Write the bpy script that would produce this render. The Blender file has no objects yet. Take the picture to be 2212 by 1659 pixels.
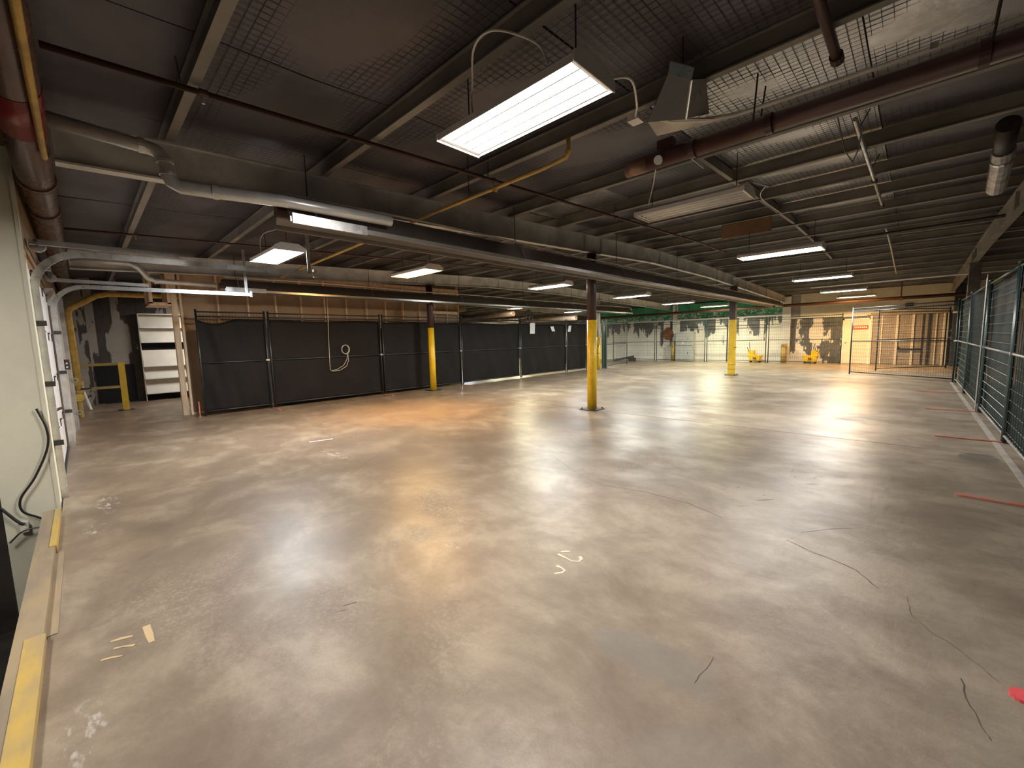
import bpy, math, random
from mathutils import Vector, Matrix

# ------------------------------------------------------------------ camera, world, exposure
scene = bpy.context.scene
C = scene.collection
W_PX, F_PX = 2212.0, 893.0
YAW, PITCH, ROLL = math.radians(44.0), math.radians(6.12), math.radians(-1.43)
EYE = Vector((0.0, 0.0, 1.5))
fwd = Vector((-math.sin(YAW) * math.cos(PITCH), math.cos(YAW) * math.cos(PITCH), -math.sin(PITCH)))
rgt = fwd.cross(Vector((0, 0, 1))).normalized()
upv = rgt.cross(fwd)
cr, sr = math.cos(ROLL), math.sin(ROLL)
rgt, upv = cr * rgt + sr * upv, -sr * rgt + cr * upv
cam_data = bpy.data.cameras.new('camera')
cam_data.sensor_width = 36.0
cam_data.lens = 36.0 * F_PX / W_PX
cam_data.clip_start = 0.05
cam_data.clip_end = 200
cam = bpy.data.objects.new('camera', cam_data)
C.objects.link(cam)
M = Matrix((rgt, upv, -fwd)).transposed().to_4x4()
M.translation = EYE
cam.matrix_world = M
scene.camera = cam

world = bpy.data.worlds.new('world')
scene.world = world
world.use_nodes = True
world.node_tree.nodes['Background'].inputs[0].default_value = (0.5, 0.55, 0.6, 1)
world.node_tree.nodes['Background'].inputs[1].default_value = 0.05

vs = scene.view_settings
vs.view_transform = 'Standard'
vs.look = 'None'
vs.gamma = 1.0
vs.use_curve_mapping = False
vs.exposure = 1.38
scene.cycles.use_denoising = True
scene.cycles.max_bounces = 6
scene.cycles.diffuse_bounces = 4
scene.cycles.glossy_bounces = 3
scene.cycles.transmission_bounces = 2
scene.cycles.transparent_max_bounces = 16
scene.cycles.use_adaptive_sampling = True
scene.cycles.adaptive_threshold = 0.045
scene.cycles.sample_clamp_indirect = 8.0
TUBE = 9.0           # radiance of the visible tube glass
LAMP_W = 66.0        # light given off by one four-tube fixture
R = random.Random(7)

# ------------------------------------------------------------------ materials
def nd(nt, t, **kw):
    n = nt.nodes.new(t)
    for k, v in kw.items():
        setattr(n, k, v)
    return n

def new_mat(name):
    m = bpy.data.materials.new(name)
    m.use_nodes = True
    nt = m.node_tree
    b = nt.nodes['Principled BSDF']
    return m, nt, b

def col4(c):
    return (c[0], c[1], c[2], 1)

def mixrgb(nt, fac, a, b, mode='MIX'):
    n = nd(nt, 'ShaderNodeMix', data_type='RGBA', blend_type=mode)
    for s, v in ((0, fac), (6, a), (7, b)):
        if hasattr(v, 'is_linked') or hasattr(v, 'links'):
            nt.links.new(v, n.inputs[s])
        elif s == 0:
            n.inputs[0].default_value = v
        else:
            n.inputs[s].default_value = col4(v)
    return n.outputs[2]

def mth(nt, op, a, b=None, c=None, clamp=False):
    n = nd(nt, 'ShaderNodeMath', operation=op)
    n.use_clamp = clamp
    for i, v in enumerate((a, b, c)):
        if v is None:
            continue
        if hasattr(v, 'links'):
            nt.links.new(v, n.inputs[i])
        else:
            n.inputs[i].default_value = v
    return n.outputs[0]

def noise(nt, vec, scale, detail=4, rough=0.55, dist=0.0):
    n = nd(nt, 'ShaderNodeTexNoise')
    n.inputs['Scale'].default_value = scale
    n.inputs['Detail'].default_value = detail
    n.inputs['Roughness'].default_value = rough
    n.inputs['Distortion'].default_value = dist
    if vec is not None:
        nt.links.new(vec, n.inputs['Vector'])
    return n.outputs['Fac']

def ramp(nt, fac, lo, hi):
    n = nd(nt, 'ShaderNodeMapRange', interpolation_type='SMOOTHSTEP')
    nt.links.new(fac, n.inputs[0])
    n.inputs[1].default_value = lo
    n.inputs[2].default_value = hi
    return n.outputs[0]

def scaled(nt, vec, s, off=(0, 0, 0)):
    n = nd(nt, 'ShaderNodeMapping')
    nt.links.new(vec, n.inputs[0])
    n.inputs['Location'].default_value = off
    n.inputs['Scale'].default_value = s
    return n.outputs[0]

def bump(nt, b, h, strength, dist=0.01):
    n = nd(nt, 'ShaderNodeBump')
    n.inputs['Strength'].default_value = strength
    n.inputs['Distance'].default_value = dist
    nt.links.new(h, n.inputs['Height'])
    nt.links.new(n.outputs[0], b.inputs['Normal'])

def coords(nt):
    return nd(nt, 'ShaderNodeTexCoord').outputs['Object']

def mk(name, c, rough=0.6, metal=0.0, var=0.25, scale=4.0, c2=None, bmp=0.0, bscale=40.0, stretch=(1, 1, 1), spec=0.5, rvar=0.0):
    """paint / metal / wood with blotchy variation between c and c2"""
    m, nt, b = new_mat(name)
    v = scaled(nt, coords(nt), stretch)
    if c2 is None:
        c2 = tuple(x * (1 - var) for x in c)
    f = noise(nt, v, scale, 6, 0.6)
    f = ramp(nt, f, 0.35, 0.65)
    nt.links.new(mixrgb(nt, f, c, c2), b.inputs['Base Color'])
    b.inputs['Roughness'].default_value = rough
    if rvar:
        r = noise(nt, v, scale * 2.3, 5)
        n = nd(nt, 'ShaderNodeMapRange')
        nt.links.new(r, n.inputs[0])
        n.inputs[3].default_value = rough - rvar
        n.inputs[4].default_value = rough + rvar
        nt.links.new(n.outputs[0], b.inputs['Roughness'])
    b.inputs['Metallic'].default_value = metal
    b.inputs['Specular IOR Level'].default_value = spec
    if bmp:
        bump(nt, b, noise(nt, v, bscale, 4), bmp)
    return m

def emis(name, c, s):
    m, nt, b = new_mat(name)
    b.inputs['Base Color'].default_value = (0.8, 0.8, 0.8, 1)
    b.inputs['Emission Color'].default_value = col4(c)
    b.inputs['Emission Strength'].default_value = s
    m.cycles.emission_sampling = 'NONE'
    return m

def peel(name, paint, under, thr, zk, z0, strip=0.2, axis=0, rough=0.6, blot=0.0):
    """painted wall whose paint has come off in upright strips, showing the dark wall"""
    m, nt, b = new_mat(name)
    v = coords(nt)
    s = nd(nt, 'ShaderNodeSeparateXYZ')
    nt.links.new(v, s.inputs[0])
    u, z = s.outputs[axis], s.outputs[2]
    st = mth(nt, 'FLOOR', mth(nt, 'DIVIDE', u, strip))
    wn = nd(nt, 'ShaderNodeTexWhiteNoise', noise_dimensions='1D')
    nt.links.new(st, wn.inputs['W'])
    sc = [1.1, 1.1, 0.42]
    n1 = noise(nt, scaled(nt, v, tuple(sc)), 2.2, 7, 0.62)
    n2 = noise(nt, scaled(nt, v, (1, 1, 1)), 0.55, 3)
    n3 = noise(nt, scaled(nt, v, (6, 6, 1.5)), 3, 4)
    val = mth(nt, 'ADD', n1, mth(nt, 'MULTIPLY', mth(nt, 'SUBTRACT', wn.outputs[0], 0.5), 0.30))
    val = mth(nt, 'ADD', val, mth(nt, 'MULTIPLY', mth(nt, 'SUBTRACT', n2, 0.5), 0.5 + blot))
    val = mth(nt, 'ADD', val, mth(nt, 'MULTIPLY', mth(nt, 'SUBTRACT', n3, 0.5), 0.12))
    val = mth(nt, 'ADD', val, mth(nt, 'MULTIPLY', mth(nt, 'SUBTRACT', z, z0), zk))
    mask = ramp(nt, val, thr - 0.008, thr + 0.008)
    dirt = ramp(nt, noise(nt, v, 1.6, 6, 0.7), 0.4, 0.75)
    pc = mixrgb(nt, mth(nt, 'MULTIPLY', dirt, 0.35), paint, tuple(x * 0.6 for x in paint))
    uc = mixrgb(nt, ramp(nt, n3, 0.3, 0.7), under, tuple(x * 1.7 for x in under))
    nt.links.new(mixrgb(nt, mask, pc, uc), b.inputs['Base Color'])
    b.inputs['Roughness'].default_value = rough
    # faint block courses
    br = nd(nt, 'ShaderNodeTexBrick')
    vv = nd(nt, 'ShaderNodeCombineXYZ')
    nt.links.new(u, vv.inputs[0])
    nt.links.new(z, vv.inputs[1])
    nt.links.new(vv.outputs[0], br.inputs['Vector'])
    br.inputs['Scale'].default_value = 1.0
    br.inputs['Brick Width'].default_value = 0.4
    br.inputs['Row Height'].default_value = 0.2
    br.inputs['Mortar Size'].default_value = 0.008
    h = mth(nt, 'ADD', mth(nt, 'MULTIPLY', mask, -0.4), mth(nt, 'MULTIPLY', br.outputs['Fac'], -1.0))
    bump(nt, b, h, 0.5, 0.006)
    return m

def floor_mat():
    m, nt, b = new_mat('polished_concrete')
    v = coords(nt)
    big = ramp(nt, noise(nt, scaled(nt, v, (1, 1, 1)), 0.28, 5, 0.6, 0.6), 0.32, 0.68)
    mid = noise(nt, scaled(nt, v, (0.8, 1.0, 1)), 1.7, 9, 0.68, 0.25)
    fine = noise(nt, scaled(nt, v, (1, 1, 1)), 34, 6, 0.75)
    fine2 = noise(nt, v, 90, 3, 0.6)
    s = nd(nt, 'ShaderNodeSeparateXYZ')
    nt.links.new(v, s.inputs[0])
    # browner toward the loading door; greyer towards the cage side
    side = ramp(nt, mth(nt, 'ADD', mth(nt, 'ADD', s.outputs[0], mth(nt, 'MULTIPLY', s.outputs[1], 0.45)), mth(nt, 'MULTIPLY', big, 2.0)), -6.0, 4.5)
    tan = mixrgb(nt, big, (0.270, 0.196, 0.130), (0.198, 0.143, 0.098))
    gry = mixrgb(nt, big, (0.345, 0.292, 0.228), (0.272, 0.229, 0.178))
    c = mixrgb(nt, side, tan, gry)
    c = mixrgb(nt, mth(nt, 'MULTIPLY', ramp(nt, mid, 0.36, 0.70), 0.75), c, (0.140, 0.106, 0.076))
    c = mixrgb(nt, mth(nt, 'MULTIPLY', ramp(nt, mid, 0.52, 0.30), 0.50), c, (0.39, 0.33, 0.245))
    worn = ramp(nt, noise(nt, v, 0.75, 5, 0.6, 0.4), 0.52, 0.66)
    spk = mth(nt, 'MULTIPLY', worn, ramp(nt, fine, 0.48, 0.60))
    c = mixrgb(nt, mth(nt, 'MULTIPLY', spk, 0.26), c, (0.47, 0.40, 0.29))
    c = mixrgb(nt, mth(nt, 'MULTIPLY', ramp(nt, fine2, 0.35, 0.7), 0.16), c, (0.16, 0.13, 0.10))
    # stains: (x, y, rx, ry, colour, strength)
    wob = noise(nt, v, 2.2, 5, 0.6)
    chalk = noise(nt, scaled(nt, v, (1, 2.2, 1)), 7, 6, 0.7)
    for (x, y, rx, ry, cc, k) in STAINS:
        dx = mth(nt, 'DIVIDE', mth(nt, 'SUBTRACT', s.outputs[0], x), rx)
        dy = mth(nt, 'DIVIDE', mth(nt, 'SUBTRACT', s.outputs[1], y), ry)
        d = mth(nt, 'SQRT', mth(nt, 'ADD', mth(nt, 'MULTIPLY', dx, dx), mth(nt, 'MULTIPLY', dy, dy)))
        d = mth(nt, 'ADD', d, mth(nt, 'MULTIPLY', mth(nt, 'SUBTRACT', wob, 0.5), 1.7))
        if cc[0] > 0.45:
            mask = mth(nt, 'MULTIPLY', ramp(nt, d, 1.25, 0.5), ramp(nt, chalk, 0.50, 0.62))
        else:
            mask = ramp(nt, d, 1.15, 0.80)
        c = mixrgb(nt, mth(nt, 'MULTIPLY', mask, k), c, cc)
    nt.links.new(c, b.inputs['Base Color'])
    rg = nd(nt, 'ShaderNodeMapRange')
    rmix = mth(nt, 'ADD', mth(nt, 'MULTIPLY', mid, 0.6), mth(nt, 'MULTIPLY', worn, 0.5))
    nt.links.new(rmix, rg.inputs[0])
    rg.inputs[1].default_value = 0.2
    rg.inputs[2].default_value = 0.85
    rg.inputs[3].default_value = 0.29
    rg.inputs[4].default_value = 0.50
    nt.links.new(rg.outputs[0], b.inputs['Roughness'])
    b.inputs['Specular IOR Level'].default_value = 0.19
    scr = noise(nt, scaled(nt, v, (7, 3.0, 1)), 3.5, 8, 0.75, 0.6)
    h = mth(nt, 'ADD', mth(nt, 'MULTIPLY', fine, 0.35), mth(nt, 'MULTIPLY', scr, 0.8))
    bump(nt, b, h, 0.34, 0.006)
    return m

STAINS = [(-4.75, 6.0, 1.15, 0.62, (0.165, 0.128, 0.092), 0.8), (-3.3, 6.55, 0.9, 0.3, (0.18, 0.145, 0.11), 0.7),
          (-4.6, 8.9, 1.5, 0.45, (0.165, 0.13, 0.095), 0.75), (-3.0, 9.4, 1.3, 0.4, (0.18, 0.145, 0.11), 0.7),
          (-0.78, 1.72, 0.30, 0.15, (0.20, 0.18, 0.155), 0.55), (-0.35, 1.30, 0.34, 0.25, (0.24, 0.21, 0.18), 0.4),
          (-2.55, 1.95, 0.07, 0.055, (0.50, 0.46, 0.40), 0.5), (-2.36, 1.78, 0.07, 0.05, (0.50, 0.46, 0.40), 0.5),
          (-2.95, 2.15, 0.06, 0.05, (0.48, 0.44, 0.38), 0.4), (-5.6, 2.3, 0.45, 0.10, (0.62, 0.58, 0.52), 0.5),
          (-5.6, 0.05, 0.35, 0.07, (0.66, 0.62, 0.57), 0.6), (-2.25, -0.13, 0.18, 0.07, (0.62, 0.60, 0.56), 0.5),
          (-4.9, -0.06, 0.22, 0.07, (0.60, 0.56, 0.50), 0.55), (-10.3, 5.1, 0.22, 1.3, (0.55, 0.48, 0.38), 0.5),
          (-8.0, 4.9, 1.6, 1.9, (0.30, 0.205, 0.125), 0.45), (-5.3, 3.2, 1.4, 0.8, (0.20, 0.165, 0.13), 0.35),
          (0.62, 7.1, 0.17, 0.2, (0.14, 0.12, 0.10), 0.8)]

MAT = {}
MAT['floor'] = floor_mat()
MAT['joint'] = mk('floor_joint_dirt', (0.05, 0.045, 0.04), 0.9)
MAT['beam'] = mk('grey_beam_paint', (0.74, 0.735, 0.70), 0.55, var=0.3, scale=2.5, bmp=0.1)
MAT['purlin'] = mk('cream_grey_purlin_paint', (0.27, 0.25, 0.215), 0.6, var=0.35, scale=1.3)
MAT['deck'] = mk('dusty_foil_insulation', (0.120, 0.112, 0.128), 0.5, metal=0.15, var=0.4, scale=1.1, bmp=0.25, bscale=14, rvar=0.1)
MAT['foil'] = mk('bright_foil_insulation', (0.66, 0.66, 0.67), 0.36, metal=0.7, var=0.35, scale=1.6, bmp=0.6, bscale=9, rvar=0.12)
MAT['roof'] = mk('dark_roof_deck', (0.10, 0.095, 0.09), 0.8)
MAT['wire'] = mk('dull_mesh_wire', (0.075, 0.07, 0.07), 0.5, metal=0.4)
MAT['white'] = mk('white_enamel', (0.78, 0.77, 0.74), 0.4, var=0.06)
MAT['fixture'] = mk('grey_white_fixture_housing', (0.82, 0.78, 0.75), 0.45, var=0.08)
MAT['tube_off'] = mk('unlit_tube_glass', (0.80, 0.80, 0.74), 0.15, var=0.03)
MAT['galv'] = mk('galvanised_steel', (0.82, 0.82, 0.80), 0.30, metal=0.9, var=0.2, scale=6, rvar=0.1)
MAT['flue'] = mk('satin_flue_metal', (0.74, 0.73, 0.70), 0.36, metal=0.45, var=0.15, scale=5)
MAT['galv_dull'] = mk('dull_galvanised_steel', (0.50, 0.49, 0.47), 0.42, metal=0.75, var=0.3, scale=5, rvar=0.1)
MAT['hood'] = mk('aged_aluminium_hood', (0.27, 0.245, 0.225), 0.34, metal=0.8, var=0.35, scale=2.0, stretch=(1, 0.15, 1), rvar=0.08)
MAT['lip'] = mk('bright_aluminium_lip', (0.62, 0.61, 0.57), 0.3, metal=0.8, var=0.2, scale=1.5)
MAT['brownpipe'] = mk('brown_iron_pipe', (0.115, 0.068, 0.055), 0.4, metal=0.15, var=0.35, scale=3)
MAT['bigpipe'] = mk('brown_red_pipe_paint', (0.150, 0.078, 0.060), 0.28, var=0.45, scale=2.2, c2=(0.085, 0.058, 0.050), rvar=0.08)
MAT['redband'] = mk('red_pipe_paint', (0.24, 0.022, 0.022), 0.28, var=0.2)
MAT['redpipe'] = mk('maroon_pipe_paint', (0.088, 0.040, 0.037), 0.32, var=0.3, scale=3)
MAT['sprink'] = mk('rusty_sprinkler_pipe', (0.105, 0.042, 0.032), 0.5, var=0.4, scale=3)
MAT['rustcap'] = mk('bare_copper_coloured_pipe_end', (0.36, 0.21, 0.155), 0.35, metal=0.3)
MAT['yelpipe'] = mk('yellow_gas_pipe_paint', (0.72, 0.48, 0.11), 0.4, var=0.4, scale=9, c2=(0.50, 0.33, 0.09))
MAT['yellow'] = mk('safety_yellow_paint', (0.78, 0.50, 0.015), 0.42, var=0.2, scale=6, c2=(0.62, 0.40, 0.02))
MAT['yelbright'] = mk('bright_yellow_plastic', (0.85, 0.55, 0.02), 0.35, var=0.1)
MAT['oldyel'] = mk('worn_yellow_paint', (0.50, 0.34, 0.06), 0.55, var=0.5, scale=5, c2=(0.33, 0.25, 0.12))
MAT['maroon'] = mk('dark_maroon_column_paint', (0.055, 0.030, 0.030), 0.45, var=0.3, scale=5)
MAT['rustcol'] = mk('rusty_brown_column_paint', (0.17, 0.13, 0.115), 0.6, var=0.4)
MAT['steel'] = mk('dark_base_steel', (0.07, 0.065, 0.06), 0.5, metal=0.5)
MAT['fenceblk'] = mk('black_green_fence_tube', (0.020, 0.026, 0.028), 0.38, var=0.2, spec=0.6)
MAT['fencegrn'] = mk('dark_green_fence_tube', (0.020, 0.055, 0.052), 0.35, var=0.25, spec=0.6)
MAT['railpale'] = mk('pale_worn_fence_rail', (0.22, 0.24, 0.235), 0.4, var=0.35, scale=9)
MAT['fwire'] = mk('fence_wire', (0.045, 0.050, 0.045), 0.45, metal=0.3)
MAT['fwirepale'] = mk('galvanised_fence_wire', (0.26, 0.28, 0.28), 0.4, metal=0.5)
MAT['foot'] = mk('orange_red_foot_paint', (0.46, 0.115, 0.070), 0.5, var=0.4, scale=8, c2=(0.36, 0.20, 0.15))
MAT['footpink'] = mk('bright_salmon_foot_paint', (0.80, 0.10, 0.115), 0.45, var=0.1)
MAT['wood'] = mk('pale_stud_timber', (0.88, 0.64, 0.40), 0.6, var=0.25, scale=3, stretch=(6, 6, 0.5))
MAT['board'] = mk('brown_drywall_back', (0.52, 0.36, 0.225), 0.8, var=0.2, scale=1.2)
MAT['ply'] = mk('tan_hardboard', (0.30, 0.185, 0.105), 0.7, var=0.15)
MAT['cream'] = mk('cream_wall_paint', (0.76, 0.72, 0.56), 0.6, var=0.12, scale=1.5)
MAT['jamb'] = mk('smudged_concrete_jamb', (0.70, 0.65, 0.56), 0.7, var=0.4, scale=2.2)
MAT['door'] = mk('white_overhead_door_paint', (0.80, 0.78, 0.79), 0.4, var=0.07, scale=2.5)
MAT['upper'] = mk('brown_boarding', (0.26, 0.165, 0.085), 0.75, var=0.4, scale=2)
MAT['blockw'] = mk('grey_block_wall', (0.36, 0.36, 0.34), 0.8, var=0.3, scale=1.4)
MAT['darkwall'] = mk('dark_far_wall', (0.10, 0.085, 0.07), 0.8, var=0.4)
MAT['pit'] = mk('oily_pit_concrete', (0.045, 0.038, 0.030), 0.7, var=0.6, scale=2.5, c2=(0.02, 0.017, 0.014))
MAT['kerb'] = mk('worn_yellow_kerb', (0.30, 0.225, 0.13), 0.6, var=0.5, scale=3.2, c2=(0.21, 0.165, 0.115), stretch=(0.5, 2, 1))
MAT['kerbyel'] = mk('yellow_kerb_stripe', (0.50, 0.33, 0.06), 0.55, var=0.5, scale=2.6, c2=(0.34, 0.25, 0.12), stretch=(0.6, 2, 1))
MAT['black'] = mk('black_rubber', (0.012, 0.012, 0.012), 0.5, var=0.2)
MAT['void'] = mk('black_opening', (0.004, 0.004, 0.004), 0.9)
MAT['conduit'] = mk('pale_conduit', (0.90, 0.86, 0.79), 0.4, var=0.2)
MAT['rope'] = mk('grey_tubing', (0.50, 0.47, 0.42), 0.5, var=0.15)
MAT['paper'] = mk('white_paper', (0.85, 0.84, 0.86), 0.7, var=0.03)
MAT['shelf'] = mk('cream_shelf_enamel', (0.74, 0.70, 0.60), 0.5, var=0.08)
MAT['plastic'] = mk('crumpled_clear_plastic', (0.60, 0.59, 0.58), 0.22, metal=0.2, var=0.4, scale=12, bmp=0.8, bscale=30)
MAT['taupe'] = mk('taupe_roller_door', (0.36, 0.30, 0.235), 0.55, var=0.1)
MAT['doorcream'] = mk('cream_door_paint', (0.78, 0.70, 0.55), 0.5, var=0.06)
MAT['signred'] = mk('red_sign', (0.62, 0.08, 0.04), 0.5, var=0.05)
MAT['cabinet'] = mk('pale_grey_cabinet', (0.42, 0.43, 0.425), 0.45, var=0.06)
MAT['rust'] = mk('rusty_hose', (0.26, 0.095, 0.035), 0.6, var=0.4, scale=7)
MAT['teal'] = mk('dark_teal_column', (0.035, 0.050, 0.055), 0.5, var=0.3)
MAT['olive'] = mk('olive_yellow_column', (0.20, 0.185, 0.07), 0.6, var=0.4, scale=2)
MAT['tape'] = mk('tan_masking_tape', (0.50, 0.37, 0.20), 0.6, var=0.1)
MAT['oldpaint'] = mk('worn_cream_floor_paint', (0.60, 0.53, 0.38), 0.6, var=0.2, scale=12)
MAT['crack'] = mk('floor_crack', (0.085, 0.070, 0.056), 0.9)
MAT['strip'] = mk('pale_floor_strip', (0.42, 0.38, 0.33), 0.55, var=0.25, scale=6)
MAT['chain'] = mk('dark_chain', (0.08, 0.07, 0.06), 0.5, metal=0.5)
MAT['fan'] = mk('dusty_fan', (0.12, 0.10, 0.085), 0.6)
MAT['duct'] = mk('brown_duct_wrap', (0.40, 0.27, 0.16), 0.5, var=0.3, scale=2)
MAT['peel_back'] = peel('peeling_white_wall', (0.80, 0.76, 0.69), (0.085, 0.085, 0.088), 0.545, 0.26, 1.66)
MAT['peel_heavy'] = peel('badly_peeled_white_wall', (0.80, 0.73, 0.62), (0.085, 0.085, 0.085), 0.47, 0.10, 1.2, 0.35, blot=0.35)
MAT['peel_dark'] = peel('peeling_dark_wall', (0.30, 0.27, 0.235), (0.035, 0.028, 0.025), 0.53, 0.0, 1.0, 0.17, axis=1)
MAT['tube_neutral'] = emis('lit_tube_neutral', (1.0, 0.955, 0.875), TUBE)
MAT['tube_cool'] = emis('lit_tube_cool', (0.86, 0.95, 1.0), TUBE)
MAT['tube_green'] = emis('lit_tube_greenish', (0.92, 1.0, 0.84), TUBE)
MAT['tube_warm'] = emis('lit_tube_warm', (1.0, 0.66, 0.27), TUBE)
MAT['tube_yellow'] = emis('lit_tube_yellow', (1.0, 0.90, 0.38), TUBE * 0.9)

def green_panel_mat():
    m, nt, b = new_mat('green_fluted_plastic')
    v = coords(nt)
    s = nd(nt, 'ShaderNodeSeparateXYZ')
    nt.links.new(v, s.inputs[0])
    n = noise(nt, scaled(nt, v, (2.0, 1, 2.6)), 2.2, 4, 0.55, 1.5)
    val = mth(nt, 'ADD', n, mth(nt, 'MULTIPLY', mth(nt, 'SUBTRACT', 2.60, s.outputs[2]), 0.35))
    ms = ramp(nt, val, 0.535, 0.555)  # pale patches, mostly low on the band: light reflections put into the colour
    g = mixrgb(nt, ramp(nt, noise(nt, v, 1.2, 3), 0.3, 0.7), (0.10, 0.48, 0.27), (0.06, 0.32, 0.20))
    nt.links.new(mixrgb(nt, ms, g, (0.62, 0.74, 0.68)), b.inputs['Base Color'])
    b.inputs['Roughness'].default_value = 0.25
    return m
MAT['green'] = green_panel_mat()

def cloth_mat(name, c, alpha, weave=0.4):
    m, nt, b = new_mat(name)
    v = coords(nt)
    f = noise(nt, scaled(nt, v, (3, 3, 40)), 6, 4)
    g = noise(nt, v, 1.4, 4)
    cc = mixrgb(nt, ramp(nt, f, 0.3, 0.7), c, tuple(x * 1.6 for x in c))
    cc = mixrgb(nt, mth(nt, 'MULTIPLY', ramp(nt, g, 0.35, 0.7), 0.5), cc, tuple(x * 0.7 for x in c))
    nt.links.new(cc, b.inputs['Base Color'])
    b.inputs['Roughness'].default_value = 0.62
    b.inputs['Specular IOR Level'].default_value = 0.15
    b.inputs['Alpha'].default_value = alpha
    if alpha > 0.99:
        bump(nt, b, f, weave, 0.004)
    return m
MAT['blackcloth'] = cloth_mat('black_shade_cloth', (0.0100, 0.0088, 0.0088), 1.0)
MAT['greencloth'] = cloth_mat('dense_green_shade_cloth', (0.016, 0.034, 0.037), 0.84)
MAT['greenthin'] = cloth_mat('thin_green_shade_cloth', (0.016, 0.033, 0.035), 0.60)

# ------------------------------------------------------------------ mesh builder
class MB:
    def __init__(self):
        self.v, self.f = [], []

    def add(self, vs_, fs):
        o = len(self.v)
        self.v += [tuple(p) for p in vs_]
        self.f += [tuple(i + o for i in q) for q in fs]
        return self

    def box(self, x0, x1, y0, y1, z0, z1):
        x0, x1 = min(x0, x1), max(x0, x1)
        y0, y1 = min(y0, y1), max(y0, y1)
        z0, z1 = min(z0, z1), max(z0, z1)
        return self.add([(x0, y0, z0), (x1, y0, z0), (x1, y1, z0), (x0, y1, z0), (x0, y0, z1), (x1, y0, z1), (x1, y1, z1), (x0, y1, z1)],
                        [(0, 3, 2, 1), (4, 5, 6, 7), (0, 1, 5, 4), (1, 2, 6, 5), (2, 3, 7, 6), (3, 0, 4, 7)])

    def tube(self, path, r, n=8, caps=True, r2=None):
        P = [Vector(p) for p in path]
        k = len(P)
        rings = []
        t0 = (P[1] - P[0]).normalized()
        a = Vector((0, 0, 1)) if abs(t0.z) < 0.9 else Vector((1, 0, 0))
        nrm = t0.cross(a).normalized()
        vs_ = []
        for i in range(k):
            t = (P[min(i + 1, k - 1)] - P[max(i - 1, 0)]).normalized()
            nrm = (nrm - t * nrm.dot(t)).normalized()
            bi = t.cross(nrm)
            rr = r if r2 is None else r + (r2 - r) * i / (k - 1)
            for j in range(n):
                w = 2 * math.pi * j / n
                vs_.append(P[i] + nrm * (rr * math.cos(w)) + bi * (rr * math.sin(w)))
        fs = []
        for i in range(k - 1):
            for j in range(n):
                fs.append((i * n + j, i * n + (j + 1) % n, (i + 1) * n + (j + 1) % n, (i + 1) * n + j))
        if caps:
            fs.append(tuple(range(n - 1, -1, -1)))
            fs.append(tuple((k - 1) * n + j for j in range(n)))
        return self.add(vs_, fs)

    def loft(self, rings, closed=True, caps=True):
        n = len(rings[0])
        vs_ = [p for r_ in rings for p in r_]
        fs = []
        for i in range(len(rings) - 1):
            for j in range(n if closed else n - 1):
                fs.append((i * n + j, i * n + (j + 1) % n, (i + 1) * n + (j + 1) % n, (i + 1) * n + j))
        if caps and closed:
            fs.append(tuple(range(n - 1, -1, -1)))
            fs.append(tuple((len(rings) - 1) * n + j for j in range(n)))
        return self.add(vs_, fs)

    def build(self, name, mat, parent=None, org=None, smooth=False):
        me = bpy.data.meshes.new(name)
        o_ = Vector(org) if org is not None else Vector((0, 0, 0))
        if org is None and parent is not None:
            pp = parent if '_org' in parent.keys() else parent.parent
            if pp is not None and '_org' in pp.keys():
                o_ = Vector(pp['_org'])
        me.from_pydata([tuple(Vector(p) - o_) for p in self.v], [], self.f)
        me.materials.append(MAT[mat] if isinstance(mat, str) else mat)
        if smooth:
            for p in me.polygons:
                p.use_smooth = len(p.vertices) == 4
        me.update()
        ob = bpy.data.objects.new(name, me)
        C.objects.link(ob)
        if parent is not None:
            ob.parent = parent
            if org is not None:
                ob.location = o_ - (Vector(parent['_org']) if '_org' in parent.keys() else Vector((0, 0, 0)))
        else:
            ob.location = o_
        return ob

def tag(o, label=None, cat=None, group=None, kind=None):
    for k, v in (('label', label), ('category', cat), ('group', group), ('kind', kind)):
        if v:
            o[k] = v
    return o

def thing(name, label, cat, loc=(0, 0, 0), rz=0.0, group=None, local=False):
    o = bpy.data.objects.new(name, None)
    o.empty_display_size = 0.1
    C.objects.link(o)
    o.location = loc
    o.rotation_euler = (0, 0, rz)
    if not local:
        o['_org'] = list(loc)
    return tag(o, label, cat, group)

def struct(name, mb=None, mat=None, label=None):
    if mb is None:
        o = bpy.data.objects.new(name, None)
        o.empty_display_size = 0.1
        C.objects.link(o)
    else:
        o = mb.build(name, mat)
    return tag(o, label, None, None, 'structure')

def copy_tree(o, parent=None):
    c = o.copy()
    C.objects.link(c)
    c.parent = parent
    for ch in o.children:
        copy_tree(ch, c)
    return c

def pix(x, y, z=0.0):
    """place on the horizontal plane z that a survey sight (x, y) of the floor plan meets"""
    d = rgt * ((x - 1106.0) / F_PX) - upv * ((y - 829.5) / F_PX) + fwd
    t = (z - EYE.z) / d.z
    return EYE + d * t

def cr_(pts, n=6):
    P = [Vector(p) for p in pts]
    P = [P[0] * 2 - P[1]] + P + [P[-1] * 2 - P[-2]]
    out = []
    for i in range(1, len(P) - 2):
        for k in range(n):
            t = k / n
            a, b, c, d = P[i - 1], P[i], P[i + 1], P[i + 2]
            out.append(0.5 * ((2 * b) + (c - a) * t + (2 * a - 5 * b + 4 * c - d) * t * t + (3 * b - a - 3 * c + d) * t ** 3))
    out.append(P[-2])
    return out

def arc(c, r, a0, a1, n, plane='yz', x=0.0):
    out = []
    for i in range(n + 1):
        a = a0 + (a1 - a0) * i / n
        out.append((x, c[0] + r * math.cos(a), c[1] + r * math.sin(a)))
    return out

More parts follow.
